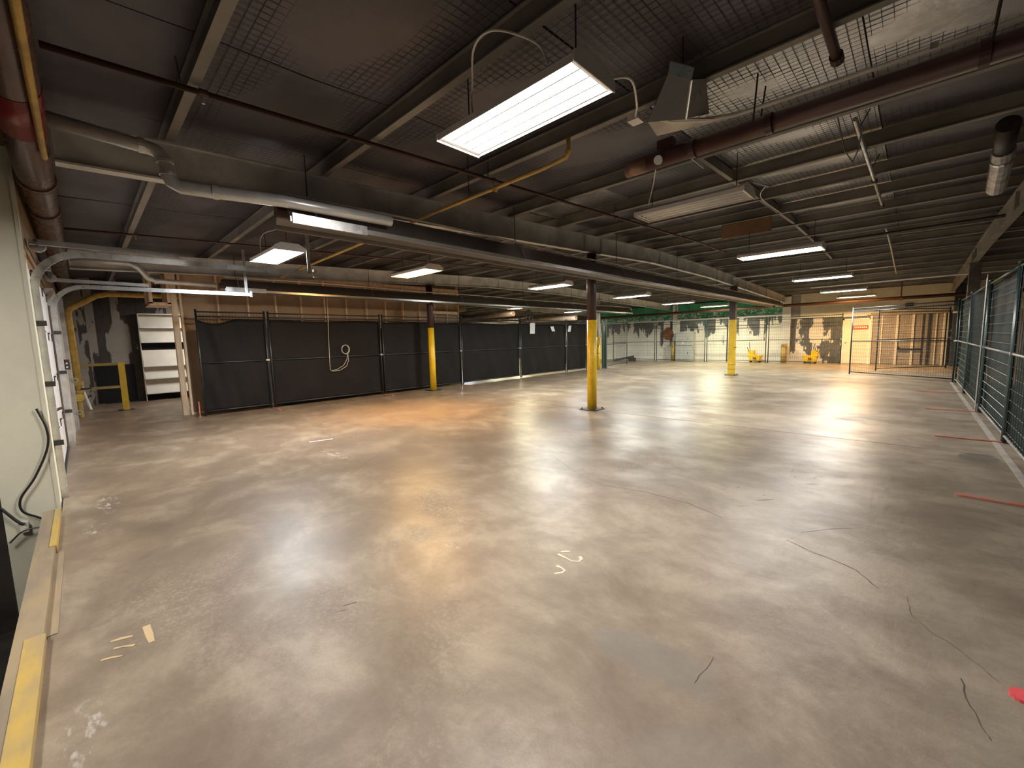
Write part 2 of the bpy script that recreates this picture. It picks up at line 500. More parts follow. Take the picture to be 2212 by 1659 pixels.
def zt(y):
    """underside of the purlins: the roof climbs to a flat ridge and falls away again"""
    if y < 10:
        return 3.24 + 0.039 * y
    if y < 14:
        return 3.63
    return 3.63 - 0.0265 * (y - 14)

XL, XR, YB = -26.0, 4.5, 24.9

# ------------------------------------------------------------------ the shell
fl = struct('floor', MB().box(XL, XR, -0.262, YB + 0.2, -0.30, -0.02), 'joint', 'polished tan concrete warehouse floor with stains and cracks')
for (y0, y1) in ((-0.262, 7.295), (7.311, 16.695), (16.711, YB + 0.2)):
    for (x0, x1) in ((XL, -15.9), (-15.893, XR)):
        MB().box(x0, x1, y0, y1, -0.03, 0.0).build('slab', 'floor', fl)

# cracks and marks lying in the floor
def ribbon(pts, w, z=0.0012):
    m_ = MB()
    P = [Vector((p[0], p[1], z)) for p in pts]
    vs_ = []
    for i, p in enumerate(P):
        t = (P[min(i + 1, len(P) - 1)] - P[max(i - 1, 0)]).normalized()
        nn = Vector((-t.y, t.x, 0))
        ww = w * (0.5 + R.random())
        vs_ += [p + nn * ww / 2, p - nn * ww / 2]
    m_.add(vs_, [(2 * i, 2 * i + 1, 2 * i + 3, 2 * i + 2) for i in range(len(P) - 1)])
    return m_
def wiggle(pp, n=6, amp=0.025):
    out = []
    for i in range(len(pp) - 1):
        a, b = Vector(pp[i]), Vector(pp[i + 1])
        for k in range(n):
            q = a.lerp(b, k / n)
            if 0 < k:
                q = q + Vector((R.uniform(-amp, amp), R.uniform(-amp, amp), 0))
            out.append(q)
    out.append(Vector(pp[-1]))
    return out
for line, w in (([(1200, 990), (1260, 1030), (1300, 1047), (1400, 1064), (1490, 1088), (1560, 1118)], 0.006),
                ([(1700, 1166), (1760, 1195), (1800, 1210), (1850, 1232), (1880, 1258), (1900, 1272)], 0.007),
                ([(1960, 1290), (1970, 1330), (2010, 1365), (2060, 1395), (2120, 1440), (2160, 1475)], 0.004),
                ([(2075, 1465), (2095, 1525), (2130, 1585), (2142, 1600)], 0.006),
                ([(1540, 1420), (1520, 1450), (1500, 1475)], 0.003),
                ([(1730, 1150), (1790, 1143), (1860, 1140)], 0.004),
                ([(750, 1030), (790, 1000), (815, 985)], 0.006)):
    ribbon(wiggle([pix(*q) for q in line], 4, 0.005), w * 0.6).build('crack', 'crack', fl)
for (x, y, n_) in ((1720, 960, 5), (1760, 1010, 5), (1620, 1080, 3), (1700, 1060, 5), (1900, 1040, 2), (700, 1315, 2)):
    for k in range(n_):
        p = pix(x + R.uniform(-60, 60), y + R.uniform(-28, 28))
        a = R.uniform(-0.5, 0.5) + 1.2
        q = p + Vector((math.cos(a), math.sin(a), 0)) * R.uniform(0.03, 0.10)
        ribbon([p, p.lerp(q, 0.5), q], 0.004).build('scuff', 'crack', fl)
for pts in ([(1205, 1197), (1222, 1205), (1235, 1212), (1250, 1213), (1256, 1207), (1252, 1202)], [(1202, 1222), (1212, 1226), (1220, 1232), (1214, 1237), (1198, 1239)], [(1212, 1192), (1222, 1191), (1232, 1191)]):
    ribbon([pix(*q) for q in pts], 0.018).build('paint_mark', 'oldpaint', fl)
for pts, w in (([(316, 1352), (322, 1370), (328, 1387)], 0.022), ([(238, 1387), (260, 1380), (287, 1374)], 0.016), ([(245, 1402), (265, 1397), (290, 1394)], 0.02), ([(218, 1427), (240, 1421), (264, 1417)], 0.014)):
    ribbon([pix(*q) for q in pts], w, 0.0016).build('tape_scrap', 'tape', fl)
ribbon([pix(668, 955), pix(690, 952), pix(718, 948)], 0.035).build('chalk_mark', 'paper', fl)

# ceiling: roof deck, foil panels, purlins, mesh
ce = struct('ceiling')
tag(ce, 'low dark ceiling of foil insulation under wire mesh')
ys_st = (-3.0, 10.0, 14.0, YB + 0.2)
rings = [[(XL, y, zt(y) + 0.25), (XR, y, zt(y) + 0.25), (XR, y, zt(y) + 0.32), (XL, y, zt(y) + 0.32)] for y in ys_st]
MB().loft(rings).build('roof_deck', 'roof', ce)
PUR = [-0.62, 0.70, 2.02, 3.40, 4.93, 6.15, 7.45, 8.75, 10.1, 11.5, 12.9, 14.2, 15.5, 16.8, 18.1, 19.4, 20.7, 22.0, 23.3, 24.6]
XCUT = [XL, -22.0, -19.0, -16.4, -13.5, -10.6, -7.7, -4.75, -3.3, -1.82, -0.35, 1.1, XR]
edges = [-2.9] + PUR + [YB + 0.15]
for k in range(len(edges) - 1):
    y0, y1 = edges[k] + 0.006, edges[k + 1] - 0.006
    for x, x1 in zip(XCUT[:-1], XCUT[1:]):
        m_ = MB()
        sg = R.uniform(0.0, 0.02)
        ym, xm = (y0 + y1) / 2, (x + x1) / 2
        za, zb, zm = zt(y0) + 0.172, zt(y1) + 0.172, zt(ym) + 0.172 - sg
        xs = [x + 0.006, xm, x1 - 0.006]
        vs_ = []
        for (yy, zz, cs) in ((y0, za, 0), (ym, zm, 0.012), (y1, zb, 0)):
            for i, xx in enumerate(xs):
                vs_.append((xx, yy, zz - (cs if i == 1 else 0)))
        top = [(a, b, cc + 0.03) for (a, b, cc) in vs_]
        m_.add(vs_ + top, [(0, 3, 4, 1), (1, 4, 5, 2), (3, 6, 7, 4), (4, 7, 8, 5), (9, 10, 13, 12), (10, 11, 14, 13), (12, 13, 16, 15), (13, 14, 17, 16),
                           (0, 1, 10, 9), (1, 2, 11, 10), (6, 15, 16, 7), (7, 16, 17, 8), (0, 9, 12, 3), (3, 12, 15, 6), (2, 5, 14, 11), (5, 8, 17, 14)])
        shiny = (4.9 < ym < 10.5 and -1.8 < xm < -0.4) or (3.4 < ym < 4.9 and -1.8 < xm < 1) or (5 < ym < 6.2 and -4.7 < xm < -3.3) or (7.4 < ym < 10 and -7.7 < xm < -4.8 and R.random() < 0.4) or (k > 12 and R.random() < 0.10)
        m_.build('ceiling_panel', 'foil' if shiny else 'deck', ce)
for y in PUR:
    z = zt(y)
    m_ = MB()
    m_.box(XL, XR, y - 0.032, y + 0.032, z, z + 0.012).box(XL, XR, y - 0.006, y + 0.006, z + 0.012, z + 0.15).box(XL, XR, y - 0.032, y + 0.032, z + 0.142, z + 0.152)
    m_.build('purlin', 'purlin', ce)
for k in range(4, 12):
    for xx in (-1.82, -13.5):
        y0, y1 = PUR[k] + 0.035, PUR[k + 1] - 0.035
        m_ = MB()
        m_.loft([[(xx - 0.02, y, zt(y) + 0.02), (xx + 0.03, y, zt(y) + 0.02), (xx + 0.03, y, zt(y) + 0.13), (xx - 0.02, y, zt(y) + 0.13)] for y in (y0, y1)])
        m_.build('bridging_strut', 'purlin', ce)
m_ = MB()
mesh_y = lambda y: zt(y) + 0.160
for k in range(1, 9):
    ya, yb_ = PUR[k] + 0.034, PUR[k + 1] - 0.034
    xw = -9.5
    while xw < 3.0:
        m_.tube([(xw, ya, mesh_y(ya)), (xw, yb_, mesh_y(yb_))], 0.0022, 3, caps=False)
        xw += 0.06
    ny = int(round((yb_ - ya) / 0.06))
    for i in range(1, ny):
        yw = ya + (yb_ - ya) * i / ny
        for j in range(5):
            m_.tube([(-9.5 + 2.5 * j, yw, mesh_y(yw)), (-7.0 + 2.5 * j, yw, mesh_y(yw))], 0.0022, 3, caps=False)
tag(m_.build('wire_mesh', 'wire', ce), kind='stuff')

# walls
wb = struct('wall_back', MB().box(-15.5, -4.45, YB, YB + 0.2, 0, 2.40), 'peel_back', 'white painted block wall at far end with peeling strips')
MB().box(-4.45, 1.2, YB, YB + 0.2, 0, 2.20).build('peeled_section', 'peel_heavy', wb)
MB().box(-4.45, XR, YB - 0.02, YB + 0.2, 2.20, 3.45).build('upper_wall', 'cream', wb)
MB().box(XL, -15.5, YB, YB + 0.2, 0, 3.6).build('dark_section', 'darkwall', wb)
MB().box(1.2, XR, YB, YB + 0.2, 0, 2.2).build('side_section', 'blockw', wb)
MB().box(-15.5, -4.45, YB - 0.09, YB + 0.1, 2.36, 2.44).build('ledge', 'white', wb)
MB().box(-4.45, -1.5, YB - 0.07, YB + 0.1, 2.17, 2.25).build('ledge', 'white', wb)
MB().box(-15.5, -4.45, YB + 0.12, YB + 0.2, 2.40, 3.6).build('band_backing', 'darkwall', wb)
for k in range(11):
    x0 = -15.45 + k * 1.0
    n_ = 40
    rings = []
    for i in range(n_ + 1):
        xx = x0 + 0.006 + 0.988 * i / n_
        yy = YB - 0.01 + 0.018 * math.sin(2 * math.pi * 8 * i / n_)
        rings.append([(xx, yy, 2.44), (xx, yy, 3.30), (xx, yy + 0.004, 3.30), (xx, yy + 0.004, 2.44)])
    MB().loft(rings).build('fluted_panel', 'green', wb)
for (x, w_) in ((-10.25, 0.26), (-4.6, 0.36)):
    m_ = MB().box(x - w_ / 2, x + w_ / 2, YB - 0.16, YB + 0.02, 0, 3.3)
    m_.build('pilaster', 'white', wb)
for x in (-7.25,):
    MB().box(x - 0.05, x + 0.05, YB - 0.10, YB + 0.02, 0, 2.36).build('pilaster', 'white', wb)
    MB().box(x - 0.13, x - 0.06, YB - 0.07, YB, 0, 2.36).build('dark_post', 'steel', wb)
MB().box(-4.40, -4.05, YB - 0.05, YB, 2.25, 3.3).build('dark_patch', 'blockw', wb)

wl = struct('wall_left', MB().box(-16.25, -16.0, -0.5, 9.45, 0, 3.75), 'peel_dark', 'dark wall with peeling paint at the end of the passage')
MB().box(-16.0, -15.98, 0.22, 1.02, 0.03, 1.08).build('dark_hatch', 'void', wl)
struct('wall_side', MB().box(-16.25, -11.75, 9.40, 9.50, 0, 3.75), 'board', 'brown end wall of the boarded store room')
struct('wall_far', MB().box(XL - 0.2, XL, 9.4, YB, 0, 3.8), 'darkwall', 'dark far side wall beyond the curtained fence')
struct('wall_right', MB().box(XR, XR + 0.2, -3.0, YB, 0, 3.8), 'blockw', 'grey block side wall behind the green fence')
for k, y in enumerate((3.5, 6.2, 8.9, 11.6, 14.3, 17.0, 19.7)):
    MB().box(XR - 0.25, XR, y - 0.22, y + 0.22, 0, 3.3).build('wall_pier', 'white' if k % 2 else 'blockw', bpy.data.objects['wall_right'])

wf = struct('wall_front', MB().box(-16.0, -9.46, -0.55, -0.20, 0, 2.45), 'jamb', 'smudged pale wall around the white overhead door')
MB().box(-16.0, -5.80, -0.62, -0.27, 2.45, 3.7).build('upper_boarding', 'upper', wf)
MB().box(-6.16, -5.78, -0.62, -0.275, -1.2, 3.28).build('cream_pier', 'cream', wf)
MB().box(-5.80, -5.765, -0.295, -0.268, 0.0, 3.25).build('corner_guard', 'cream', wf)
MB().box(-11.24, -11.14, -0.27, -0.14, 0.0, 2.45).build('corner_guard', 'galv_dull', wf)
for z in (0.35, 0.95):
    MB().tube(arc((-0.12, z), 0.035, 0, 2 * math.pi, 10, x=-11.12), 0.008, 6, caps=False).build('hook_ring', 'galv_dull', wf)
MB().box(-9.82, -9.70, -0.20, -0.14, 1.20, 1.36).build('control_box', 'steel', wf)
for z in (1.24, 1.30, 1.335):
    MB().box(-9.70, -9.688, -0.182, -0.162, z - 0.012, z + 0.012).build('push_button', 'white' if z < 1.33 else 'redband', wf)

# dock pit beside the doorway
pw = struct('wall_pit', MB().box(-6.3, 4.5, -2.9, -2.7, -1.2, 3.6), 'pit', 'dark outer wall behind the dock pit')
MB().box(-6.2, 4.5, -2.75, -0.36, -1.3, -1.2).build('pit_floor', 'pit', pw)
MB().box(-5.78, 4.5, -0.36, -0.30, -1.2, -0.03).build('pit_face', 'pit', pw)
MB().box(4.4, 4.5, -2.7, -0.3, -1.2, 3.6).build('pit_end', 'pit', pw)
MB().box(-6.3, -6.16, -2.9, -0.62, -1.2, 3.6).build('pit_return', 'pit', pw)
kb = struct('trim_1', MB().box(-5.62, 4.4, -0.375, -0.27, -0.10, 0.045), 'kerb', 'worn yellow painted kerb along the dock pit edge')
MB().box(-5.62, -4.55, -0.30, -0.262, -0.05, 0.050).build('yellow_stripe', 'kerbyel', kb)
MB().box(-3.15, 4.4, -0.335, -0.262, -0.05, 0.050).build('yellow_stripe', 'kerbyel', kb)
MB().box(-4.5, -3.2, -0.275, -0.225, -0.028, 0.004).build('steel_plate', 'kerb', kb)
struct('trim_2', MB().box(0.84, 0.90, 2.2, 17.0, -0.01, 0.004), 'strip', 'pale painted strip on floor along the green fence')
o_ = tag(MB().tube(cr_([(-3.75, -0.62, -0.35), (-3.45, -0.66, -0.22), (-3.1, -0.72, -0.45), (-2.8, -0.75, -1.15)]), 0.035, 8).build('dock_lever', 'black'), 'black bent steel lever arm in the dark dock pit', 'lever')

# ------------------------------------------------------------------ overhead door and its tracks
d1 = struct('door_1')
tag(d1, 'white sectional overhead door beside the cream pier')
for k in range(4):
    z0 = 0.02 + k * 0.575
    m_ = MB().box(-9.34, -6.18, -0.31, -0.28, z0, z0 + 0.565)
    p_ = m_.build('door_section', 'door', d1)
    for xx in (-9.15, -8.25, -7.35, -6.45):
        hm = MB().box(xx - 0.05, xx + 0.05, -0.28, -0.272, z0 + 0.47, z0 + 0.565).tube([(xx - 0.04, -0.268, z0 + 0.565), (xx + 0.04, -0.268, z0 + 0.565)], 0.010, 6)
        hm.build('hinge', 'steel', p_)
MB().box(-9.34, -6.18, -0.305, -0.276, 0.0, 0.05).build('bottom_seal', 'black', d1)
MB().tube([(-7.95, -0.282, 0.75), (-7.95, -0.24, 0.77), (-7.75, -0.24, 0.77), (-7.75, -0.282, 0.75)], 0.010, 6).build('lift_handle', 'steel', d1)
MB().box(-9.40, -6.16, -0.32, -0.29, 2.32, 2.45).build('header_board', 'upper', d1)
def track(x, label, y_end, top, yv):
    t = thing('door_track', label, 'door track', (x, -0.2, 0.0))
    path = [(x, yv, 0.0), (x, yv, 1.0), (x, yv, 2.1)] + [(x, yv + 0.38 - 0.38 * math.cos(a), 2.1 + 0.38 * math.sin(a)) for a in [math.pi / 2 * i / 10 for i in range(1, 11)]]
    rings = []
    P = [Vector(p) for p in path] + [Vector((x, y_end, 2.50))]
    for i, p in enumerate(P):
        tn = (P[min(i + 1, len(P) - 1)] - P[max(i - 1, 0)]).normalized()
        nn = Vector((0, -tn.z, tn.y))
        w_ = 0.032
        rings.append([p + Vector((-0.012, 0, 0)) - nn * w_, p + Vector((0.012, 0, 0)) - nn * w_, p + Vector((0.012, 0, 0)) + nn * w_, p + Vector((-0.012, 0, 0)) + nn * w_])
    MB().loft(rings).build('rail', 'galv', t)
    MB().box(x - 0.035, x + 0.02, -0.25, 0.9, 2.536, 2.585).build('mounting_angle', 'galv_dull', t)
    if x < -8:
        MB().box(x - 0.10, x - 0.02, yv - 0.01, yv + 0.02, 0.0, 2.2).build('wall_angle', 'galv_dull', t)
    for z in (0.55, 1.15, 1.75):
        MB().box(x + 0.012, x + 0.035, yv - 0.03, yv + 0.05, z, z + 0.05).build('bracket', 'steel', t)
    MB().box(x + 0.013, x + 0.020, y_end - 0.10, y_end - 0.05, 2.50, top).build('hanger_strut', 'galv_dull', t)
    MB().box(x - 0.02, x + 0.02, y_end - 0.02, y_end + 0.02, 2.45, 2.56).build('end_stop', 'galv', t)
track(-6.2, 'galvanised door track nearest the cream pier, curving overhead from the white door', 2.42, zt(2.3) + 0.01, -0.255)
track(-9.32, 'galvanised door track on the far side of the white door by the smudged wall', 2.40, zt(2.3) + 0.01, -0.225)
t = thing('torsion_shaft', 'dark spring shaft with cable drums above the white overhead door', 'spring', (-7.6, -0.2, 2.55))
MB().tube([(-9.25, -0.20, 2.55), (-6.05, -0.20, 2.55)], 0.016, 8).build('shaft', 'steel', t)
for x in (-9.0, -6.35):
    MB().tube([(x - 0.05, -0.20, 2.55), (x + 0.05, -0.20, 2.55)], 0.06, 14).build('cable_drum', 'galv_dull', t)
for i, x in enumerate((-8.3, -7.0)):
    pts = [(x + 0.6 * k / 120 - 0.3, -0.20 + 0.034 * math.cos(k * 0.9), 2.55 + 0.034 * math.sin(k * 0.9)) for k in range(121)]
    MB().tube(pts, 0.006, 4, caps=False).build('coil_spring', 'steel', t)
MB().box(-7.72, -7.62, -0.27, -0.16, 2.48, 2.62).build('centre_bracket', 'galv_dull', t)
tag(MB().tube(cr_([(-5.74, -0.33, 0.98), (-5.73, -0.285, 0.78), (-5.73, -0.30, 0.60), (-5.73, -0.40, 0.35), (-5.73, -0.50, 0.18), (-5.73, -0.50, 0.06), (-5.73, -0.42, -0.02), (-5.72, -0.33, -0.10)]), 0.009, 6).build('black_cable', 'black'), 'thin black cable looping down the cream pier', 'cable')
tag(MB().tube(cr_([(-5.74, -0.62, 0.12), (-5.73, -0.54, -0.02), (-5.73, -0.50, -0.06)]), 0.011, 6).build('black_cable', 'black'), 'short black cable entering a box low on the cream pier', 'cable')
tag(MB().tube(cr_([(-5.72, -0.60, -0.20), (-5.71, -0.52, -0.12), (-5.70, -0.42, -0.11), (-5.68, -0.36, -0.12)]), 0.007, 6).build('black_cable', 'black'), 'black cable bowed across the foot of the cream pier', 'cable')
tag(MB().box(-5.78, -5.74, -0.53, -0.48, -0.14, -0.05).build('cable_box', 'jamb'), 'small stained outlet box at foot of the cream pier', 'outlet')

# ------------------------------------------------------------------ boarded partition, passage contents
wp = struct('wall_partition')
tag(wp, 'unfinished timber stud wall above the black curtained fence')
MB().box(-11.76, -11.73, 1.62, 9.42, 0, 3.28).build('board_panel', 'board', wp)
for k in range(13):
    y = 2.31 + 0.61 * k if k < 10 else 2.31 + 0.61 * 10 + (k - 10) * 0.50
    MB().box(-11.73, -11.64, y - 0.019, y + 0.019, 0.04, 3.20).build('stud', 'wood', wp)
MB().box(-11.73, -11.64, 4.80, 4.838, 0.04, 3.20).build('stud', 'wood', wp)
MB().box(-11.73, -11.64, 1.62, 9.42, 0.0, 0.04).build('bottom_plate', 'wood', wp)
MB().box(-11.73, -11.64, 1.62, 9.42, 3.20, 3.28).build('top_plate', 'wood', wp)
MB().box(-11.73, -11.60, 1.46, 1.56, 0.0, 3.22).build('end_post', 'wood', wp)
MB().box(-11.70, -11.58, 1.60, 1.64, 0.0, 3.22).build('end_post', 'wood', wp)
for (a, b, z0, z1) in ((1.10, 1.16, 2.45, 3.22), (1.40, 1.46, 2.45, 3.22), (1.10, 1.46, 2.42, 2.48), (1.10, 1.46, 3.16, 3.22)):
    MB().box(-11.72, -11.63, a, b, z0, z1).build('header_stud', 'wood', wp)
    MB().box(-12.42, -12.33, a, b, z0, z1).build('header_stud', 'wood', wp)
MB().box(-12.33, -11.72, 1.10, 1.46, 2.42, 2.45).build('header_board', 'wood', wp)
MB().box(-12.40, -11.70, 1.14, 1.16, 2.48, 3.16).build('header_board', 'board', wp)
MB().box(-11.60, -11.56, 8.2, 9.3, 2.42, 2.52).build('cross_brace', 'wood', wp)

t = thing('shelving_unit', 'cream metal shelving with stacked panels at the passage end', 'shelf', (-15.85, 1.75, 0))
zb = [(2.47, 2.08, 0), (2.08, 1.67, 0), (1.47, 0.98, 0), (0.98, 0.62, 0), (0.62, 0.19, 0)]
for (z1, z0, q) in zb:
    m_ = MB()
    m_.loft([[(-15.94, y, z1 - 0.01), (-15.955, y, z1 - 0.01), (-15.955, y, z0 + 0.01), (-15.78, y, z0 + 0.01)] for y in (1.22, 2.62)])
    m_.build('shelf_panel', 'shelf', t)
    MB().box(-15.79, -15.765, 1.21, 2.63, z0, z0 + 0.03).build('lip', 'white', t)
MB().box(-15.97, -15.955, 1.21, 2.63, 0.02, 2.47).build('back', 'void', t)
MB().box(-15.97, -15.80, 1.195, 1.21, 0, 2.50).build('side', 'shelf', t)
MB().box(-15.97, -15.80, 2.63, 2.645, 0, 2.50).build('side', 'shelf', t)
MB().box(-15.97, -15.76, 1.20, 2.64, 2.47, 2.50).build('top', 'shelf', t)

t = thing('guard_rail', 'yellow steel guard rail frame standing in the passage', 'guard rail', (-14.0, 0.66, 0))
MB().box(-14.06, -13.94, 0.60, 0.72, 0.012, 1.18).build('post', 'yellow', t)
MB().box(-14.14, -13.86, 0.52, 0.80, 0, 0.012).build('base_plate', 'steel', t)
for z in (1.12, 0.56):
    MB().box(-14.03, -13.97, -0.23, 0.60, z, z + 0.06).build('rail', 'oldyel', t)
t = thing('gas_riser', 'yellow gas riser pipe with valve beside the guard rail', 'pipe', (-13.4, -0.13, 0))
MB().tube([(-13.4, -0.10, 0.35), (-13.4, -0.12, 2.30), (-13.38, -0.08, 2.42), (-13.4, 0.35, 2.72), (-13.5, 0.55, 2.78), (-13.6, 1.2, 2.80), (-13.6, 2.2, 2.80)], 0.062, 12).build('riser', 'yelpipe', t, smooth=True)
MB().tube([(-13.4, -0.12, 0.72), (-13.4, -0.12, 0.80)], 0.11, 14).build('flange', 'oldyel', t)
MB().tube([(-13.4, -0.12, 0.55), (-13.4, -0.12, 0.61)], 0.10, 14).build('flange', 'oldyel', t)
MB().tube([(-13.4, -0.12, 0.0), (-13.4, -0.12, 0.40)], 0.045, 10).build('lower_pipe', 'oldyel', t)
MB().tube([(-13.4, -0.12, 0.64), (-13.28, 0.02, 0.64), (-13.22, 0.10, 0.66)], 0.02, 6).build('valve_handle', 'steel', t)
MB().tube([(-13.45, -0.12, 0.45), (-13.33, -0.12, 0.45)], 0.09, 12).build('valve_body', 'yelpipe', t)
tag(MB().tube([(-14.8, 0.05, 0.0), (-15.2, -0.1, 0.75)], 0.03, 6).build('leaning_pole', 'shelf'), 'short pale pole leaning behind the yellow guard rail', 'pole')

# ------------------------------------------------------------------ beams and columns
def beam(x, label, y0=0.0, y1=YB, mat='beam', d=0.33, w=0.055):
    prof = [(-w, 0), (w, 0), (w, -0.016), (0.008, -0.016), (0.008, -d + 0.016), (w, -d + 0.016), (w, -d), (-w, -d), (-w, -d + 0.016), (-0.008, -d + 0.016), (-0.008, -0.016), (-w, -0.016)]
    t = thing('steel_beam', label, 'beam', (x, y0, zt(y0)))
    st = [y for y in (10.0, 14.0) if y0 < y < y1]
    MB().loft([[(x + px, y, zt(y) - 0.001 + pz) for (px, pz) in prof] for y in [y0] + st + [y1]]).build('i_section', mat, t)
    for yy in (7.05, 7.65, 10.4, 16.3, 16.95):
        if y0 < yy < y1:
            for s in (-1, 1):
                MB().box(x + s * 0.008, x + s * (w - 0.004), yy - 0.006, yy + 0.006, zt(yy) - d + 0.016, zt(yy) - 0.017).build('stiffener', mat, t)
    return t
beam(-4.75, 'grey steel roof beam carried by the round yellow column in mid floor')
beam(-10.6, 'grey steel roof beam above the black curtained fence')
beam(1.1, 'steel roof beam running above the green fence on the right', mat='purlin')
beam(-16.45, 'dim steel roof beam far beyond the black fence', y0=9.6)

def column(x, y, label, zy, top, round_=True, r=0.095, plate=True, upper='maroon', lower='yellow'):
    t = thing('steel_column', label, 'column', (x, y, 0))
    def seg(a, b, n, mat, rr):
        m_ = MB()
        if round_:
            m_.tube([(x, y, a), (x, y, b)], rr, 24)
        else:
            m_.box(x - rr, x + rr, y - rr, y + rr, a, b)
        m_.build(n, mat, t, smooth=round_)
    z0 = 0.0
    if plate:
        bp = MB().box(x - 0.19, x + 0.19, y - 0.19, y + 0.19, 0, 0.015).build('base_plate', 'steel', t)
        for sx in (-0.15, 0.15):
            for sy in (-0.15, 0.15):
                MB().tube([(x + sx, y + sy, 0.012), (x + sx, y + sy, 0.045)], 0.014, 6).build('anchor_bolt', 'steel', bp)
        z0 = 0.012
    seg(z0, zy, 'yellow_section', lower, r + 0.002)
    seg(zy, top, 'upper_section', upper, r)
    MB().box(x - 0.13, x + 0.13, y - 0.13, y + 0.13, top - 0.002, top + 0.018).build('cap_plate', upper, t)
    return t
column(-4.77, 7.35, 'round yellow column with maroon top standing in mid floor', 1.86, zt(7.35) - 0.33 - 0.02)
column(-10.6, 7.47, 'round yellow column standing in front of the black curtained fence', 1.92, zt(7.47) - 0.33 - 0.02)
t = column(-4.74, 16.6, 'square yellow column with black bands further back on open floor', 2.02, zt(16.6) - 0.33 - 0.02, False, 0.10)
for z in (0.22, 0.38):
    MB().box(-4.845, -4.635, 16.495, 16.705, z, z + 0.012).build('band', 'steel', t)
MB().tube([(-4.64, 16.48, 1.02), (-4.55, 16.42, 1.02)], 0.015, 6).build('hook', 'steel', t)
t = column(-10.6, 16.9, 'narrow yellow column at the far end of the black curtained fence', 1.52, zt(16.9) - 0.33 - 0.02, True, 0.085, False, 'jamb')
MB().tube([(-10.51, 16.80, 1.5), (-10.49, 16.79, 1.2), (-10.55, 16.78, 1.05), (-10.50, 16.80, 1.2), (-10.50, 16.80, 1.4)], 0.012, 6).build('cord', 'black', t)
MB().tube([(-10.6, 16.9, 0.75), (-10.6, 16.9, 0.765)], 0.09, 20).build('band', 'steel', t)
column(1.12, 16.7, 'dark steel column rising behind the far end of the green fence', 0.9, zt(16.7) - 0.33 - 0.02, False, 0.11, False, 'rustcol', 'teal')
column(1.12, 7.35, 'olive yellow column close behind the green fence', 2.2, zt(7.35) - 0.33 - 0.02, True, 0.10, False, 'maroon', 'olive')
tag(MB().tube([(1.55, 9.6, 0), (1.55, 9.6, 2.0)], 0.13, 16).tube([(1.55, 9.6, 2.0), (1.55, 9.6, 2.04)], 0.10, 16).build('bollard', 'olive', smooth=True), 'thick olive bollard seen through the green fence', 'bollard')

# ------------------------------------------------------------------ radiant tube heaters, flues and pipes
def heater(x, y0, y1, label, zc=2.655):
    t = thing('radiant_heater', label, 'heater', (x, y0, zc))
    st = []
    y = y0
    while y < y1:
        ye = min(y + 3.0, y1)
        prof = [(-0.20, 0.03), (-0.07, 0.24), (0.07, 0.24), (0.20, 0.03), (0.195, 0.028), (0.066, 0.232), (-0.066, 0.232), (-0.195, 0.028)]
        dz = R.uniform(-0.006, 0.006)
        hd = MB().loft([[(x + a, yy, zc + b + dz) for (a, b) in prof] for yy in (y + 0.004, ye + 0.03 if ye < y1 else ye)]).build('hood', 'hood', t)
        MB().box(x + 0.19, x + 0.21, y + 0.004, ye, zc - 0.012 + dz, zc + 0.034 + dz).box(x - 0.21, x - 0.19, y + 0.004, ye, zc - 0.012 + dz, zc + 0.034 + dz).build('lip', 'lip', hd)
        ym = y + 0.25
        MB().tube([(x + 0.205, ym, zc + 0.03), (x + 0.13, ym, zc + 0.20), (x + 0.05, ym, zc + 0.27), (x - 0.05, ym, zc + 0.27), (x - 0.13, ym, zc + 0.2), (x - 0.205, ym, zc + 0.03)], 0.008, 6).build('strap', 'lip', hd)
        MB().tube([(x, ym, zc + 0.27), (x, ym, zt(ym) + 0.05)], 0.006, 5).build('hanger_chain', 'chain', t)
        y = ye
    MB().tube([(x, y0 - 0.05, zc + 0.10), (x, y1 - 0.1, zc + 0.10)], 0.055, 14).build('burner_tube', 'brownpipe', t, smooth=True)
    n_ = int((y1 - y0) / 1.5)
    pts = [(x + 0.02, y0 + 0.05 + (y1 - y0) * i / n_, zc + 0.285 + (0.02 if i % 3 else -0.005)) for i in range(n_ + 1)]
    MB().tube(pts, 0.016, 8).build('gas_line', 'conduit', t, smooth=True)
    MB().box(x - 0.09, x + 0.09, y1 - 0.02, y1 + 0.10, zc + 0.02, zc + 0.26).build('end_box', 'white', t)
    MB().box(x + 0.195, x + 0.225, y0 + 0.02, y0 + 0.75, zc - 0.03, zc + 0.06).build('shield', 'galv', t)
    return t
heater(-4.40, 1.45, 21.8, 'long dark radiant heater passing in front of the mid floor column')
heater(-10.33, 2.15, 19.3, 'long radiant heater hung above the black curtained fence')
def elbowpipe(label, path, r, joints, name='flue_pipe', mat='flue'):
    t = thing(name, label, 'pipe', path[0])
    MB().tube(path, r, 16).build('pipe', mat, t, smooth=True)
    for (a, b) in joints:
        MB().tube([a, b], r + 0.006, 16).build('joint_collar', mat, t)
    return t
elbowpipe('shiny flue pipe stepping down along the near grey beam', [(-4.45, -0.02, 3.12), (-4.45, 0.52, 3.085), (-4.445, 0.575, 3.07), (-4.43, 0.615, 3.02), (-4.425, 0.625, 2.90), (-4.42, 0.645, 2.845), (-4.41, 0.70, 2.815), (-4.34, 0.88, 2.805), (-4.18, 1.40, 2.80), (-4.12, 2.45, 2.80)], 0.052,
          [((-4.45, 0.46, 3.09), (-4.45, 0.50, 3.09)), ((-4.43, 0.615, 3.01), (-4.429, 0.617, 2.985)), ((-4.425, 0.625, 2.915), (-4.425, 0.625, 2.89)), ((-4.33, 0.90, 2.805), (-4.32, 0.94, 2.804))])
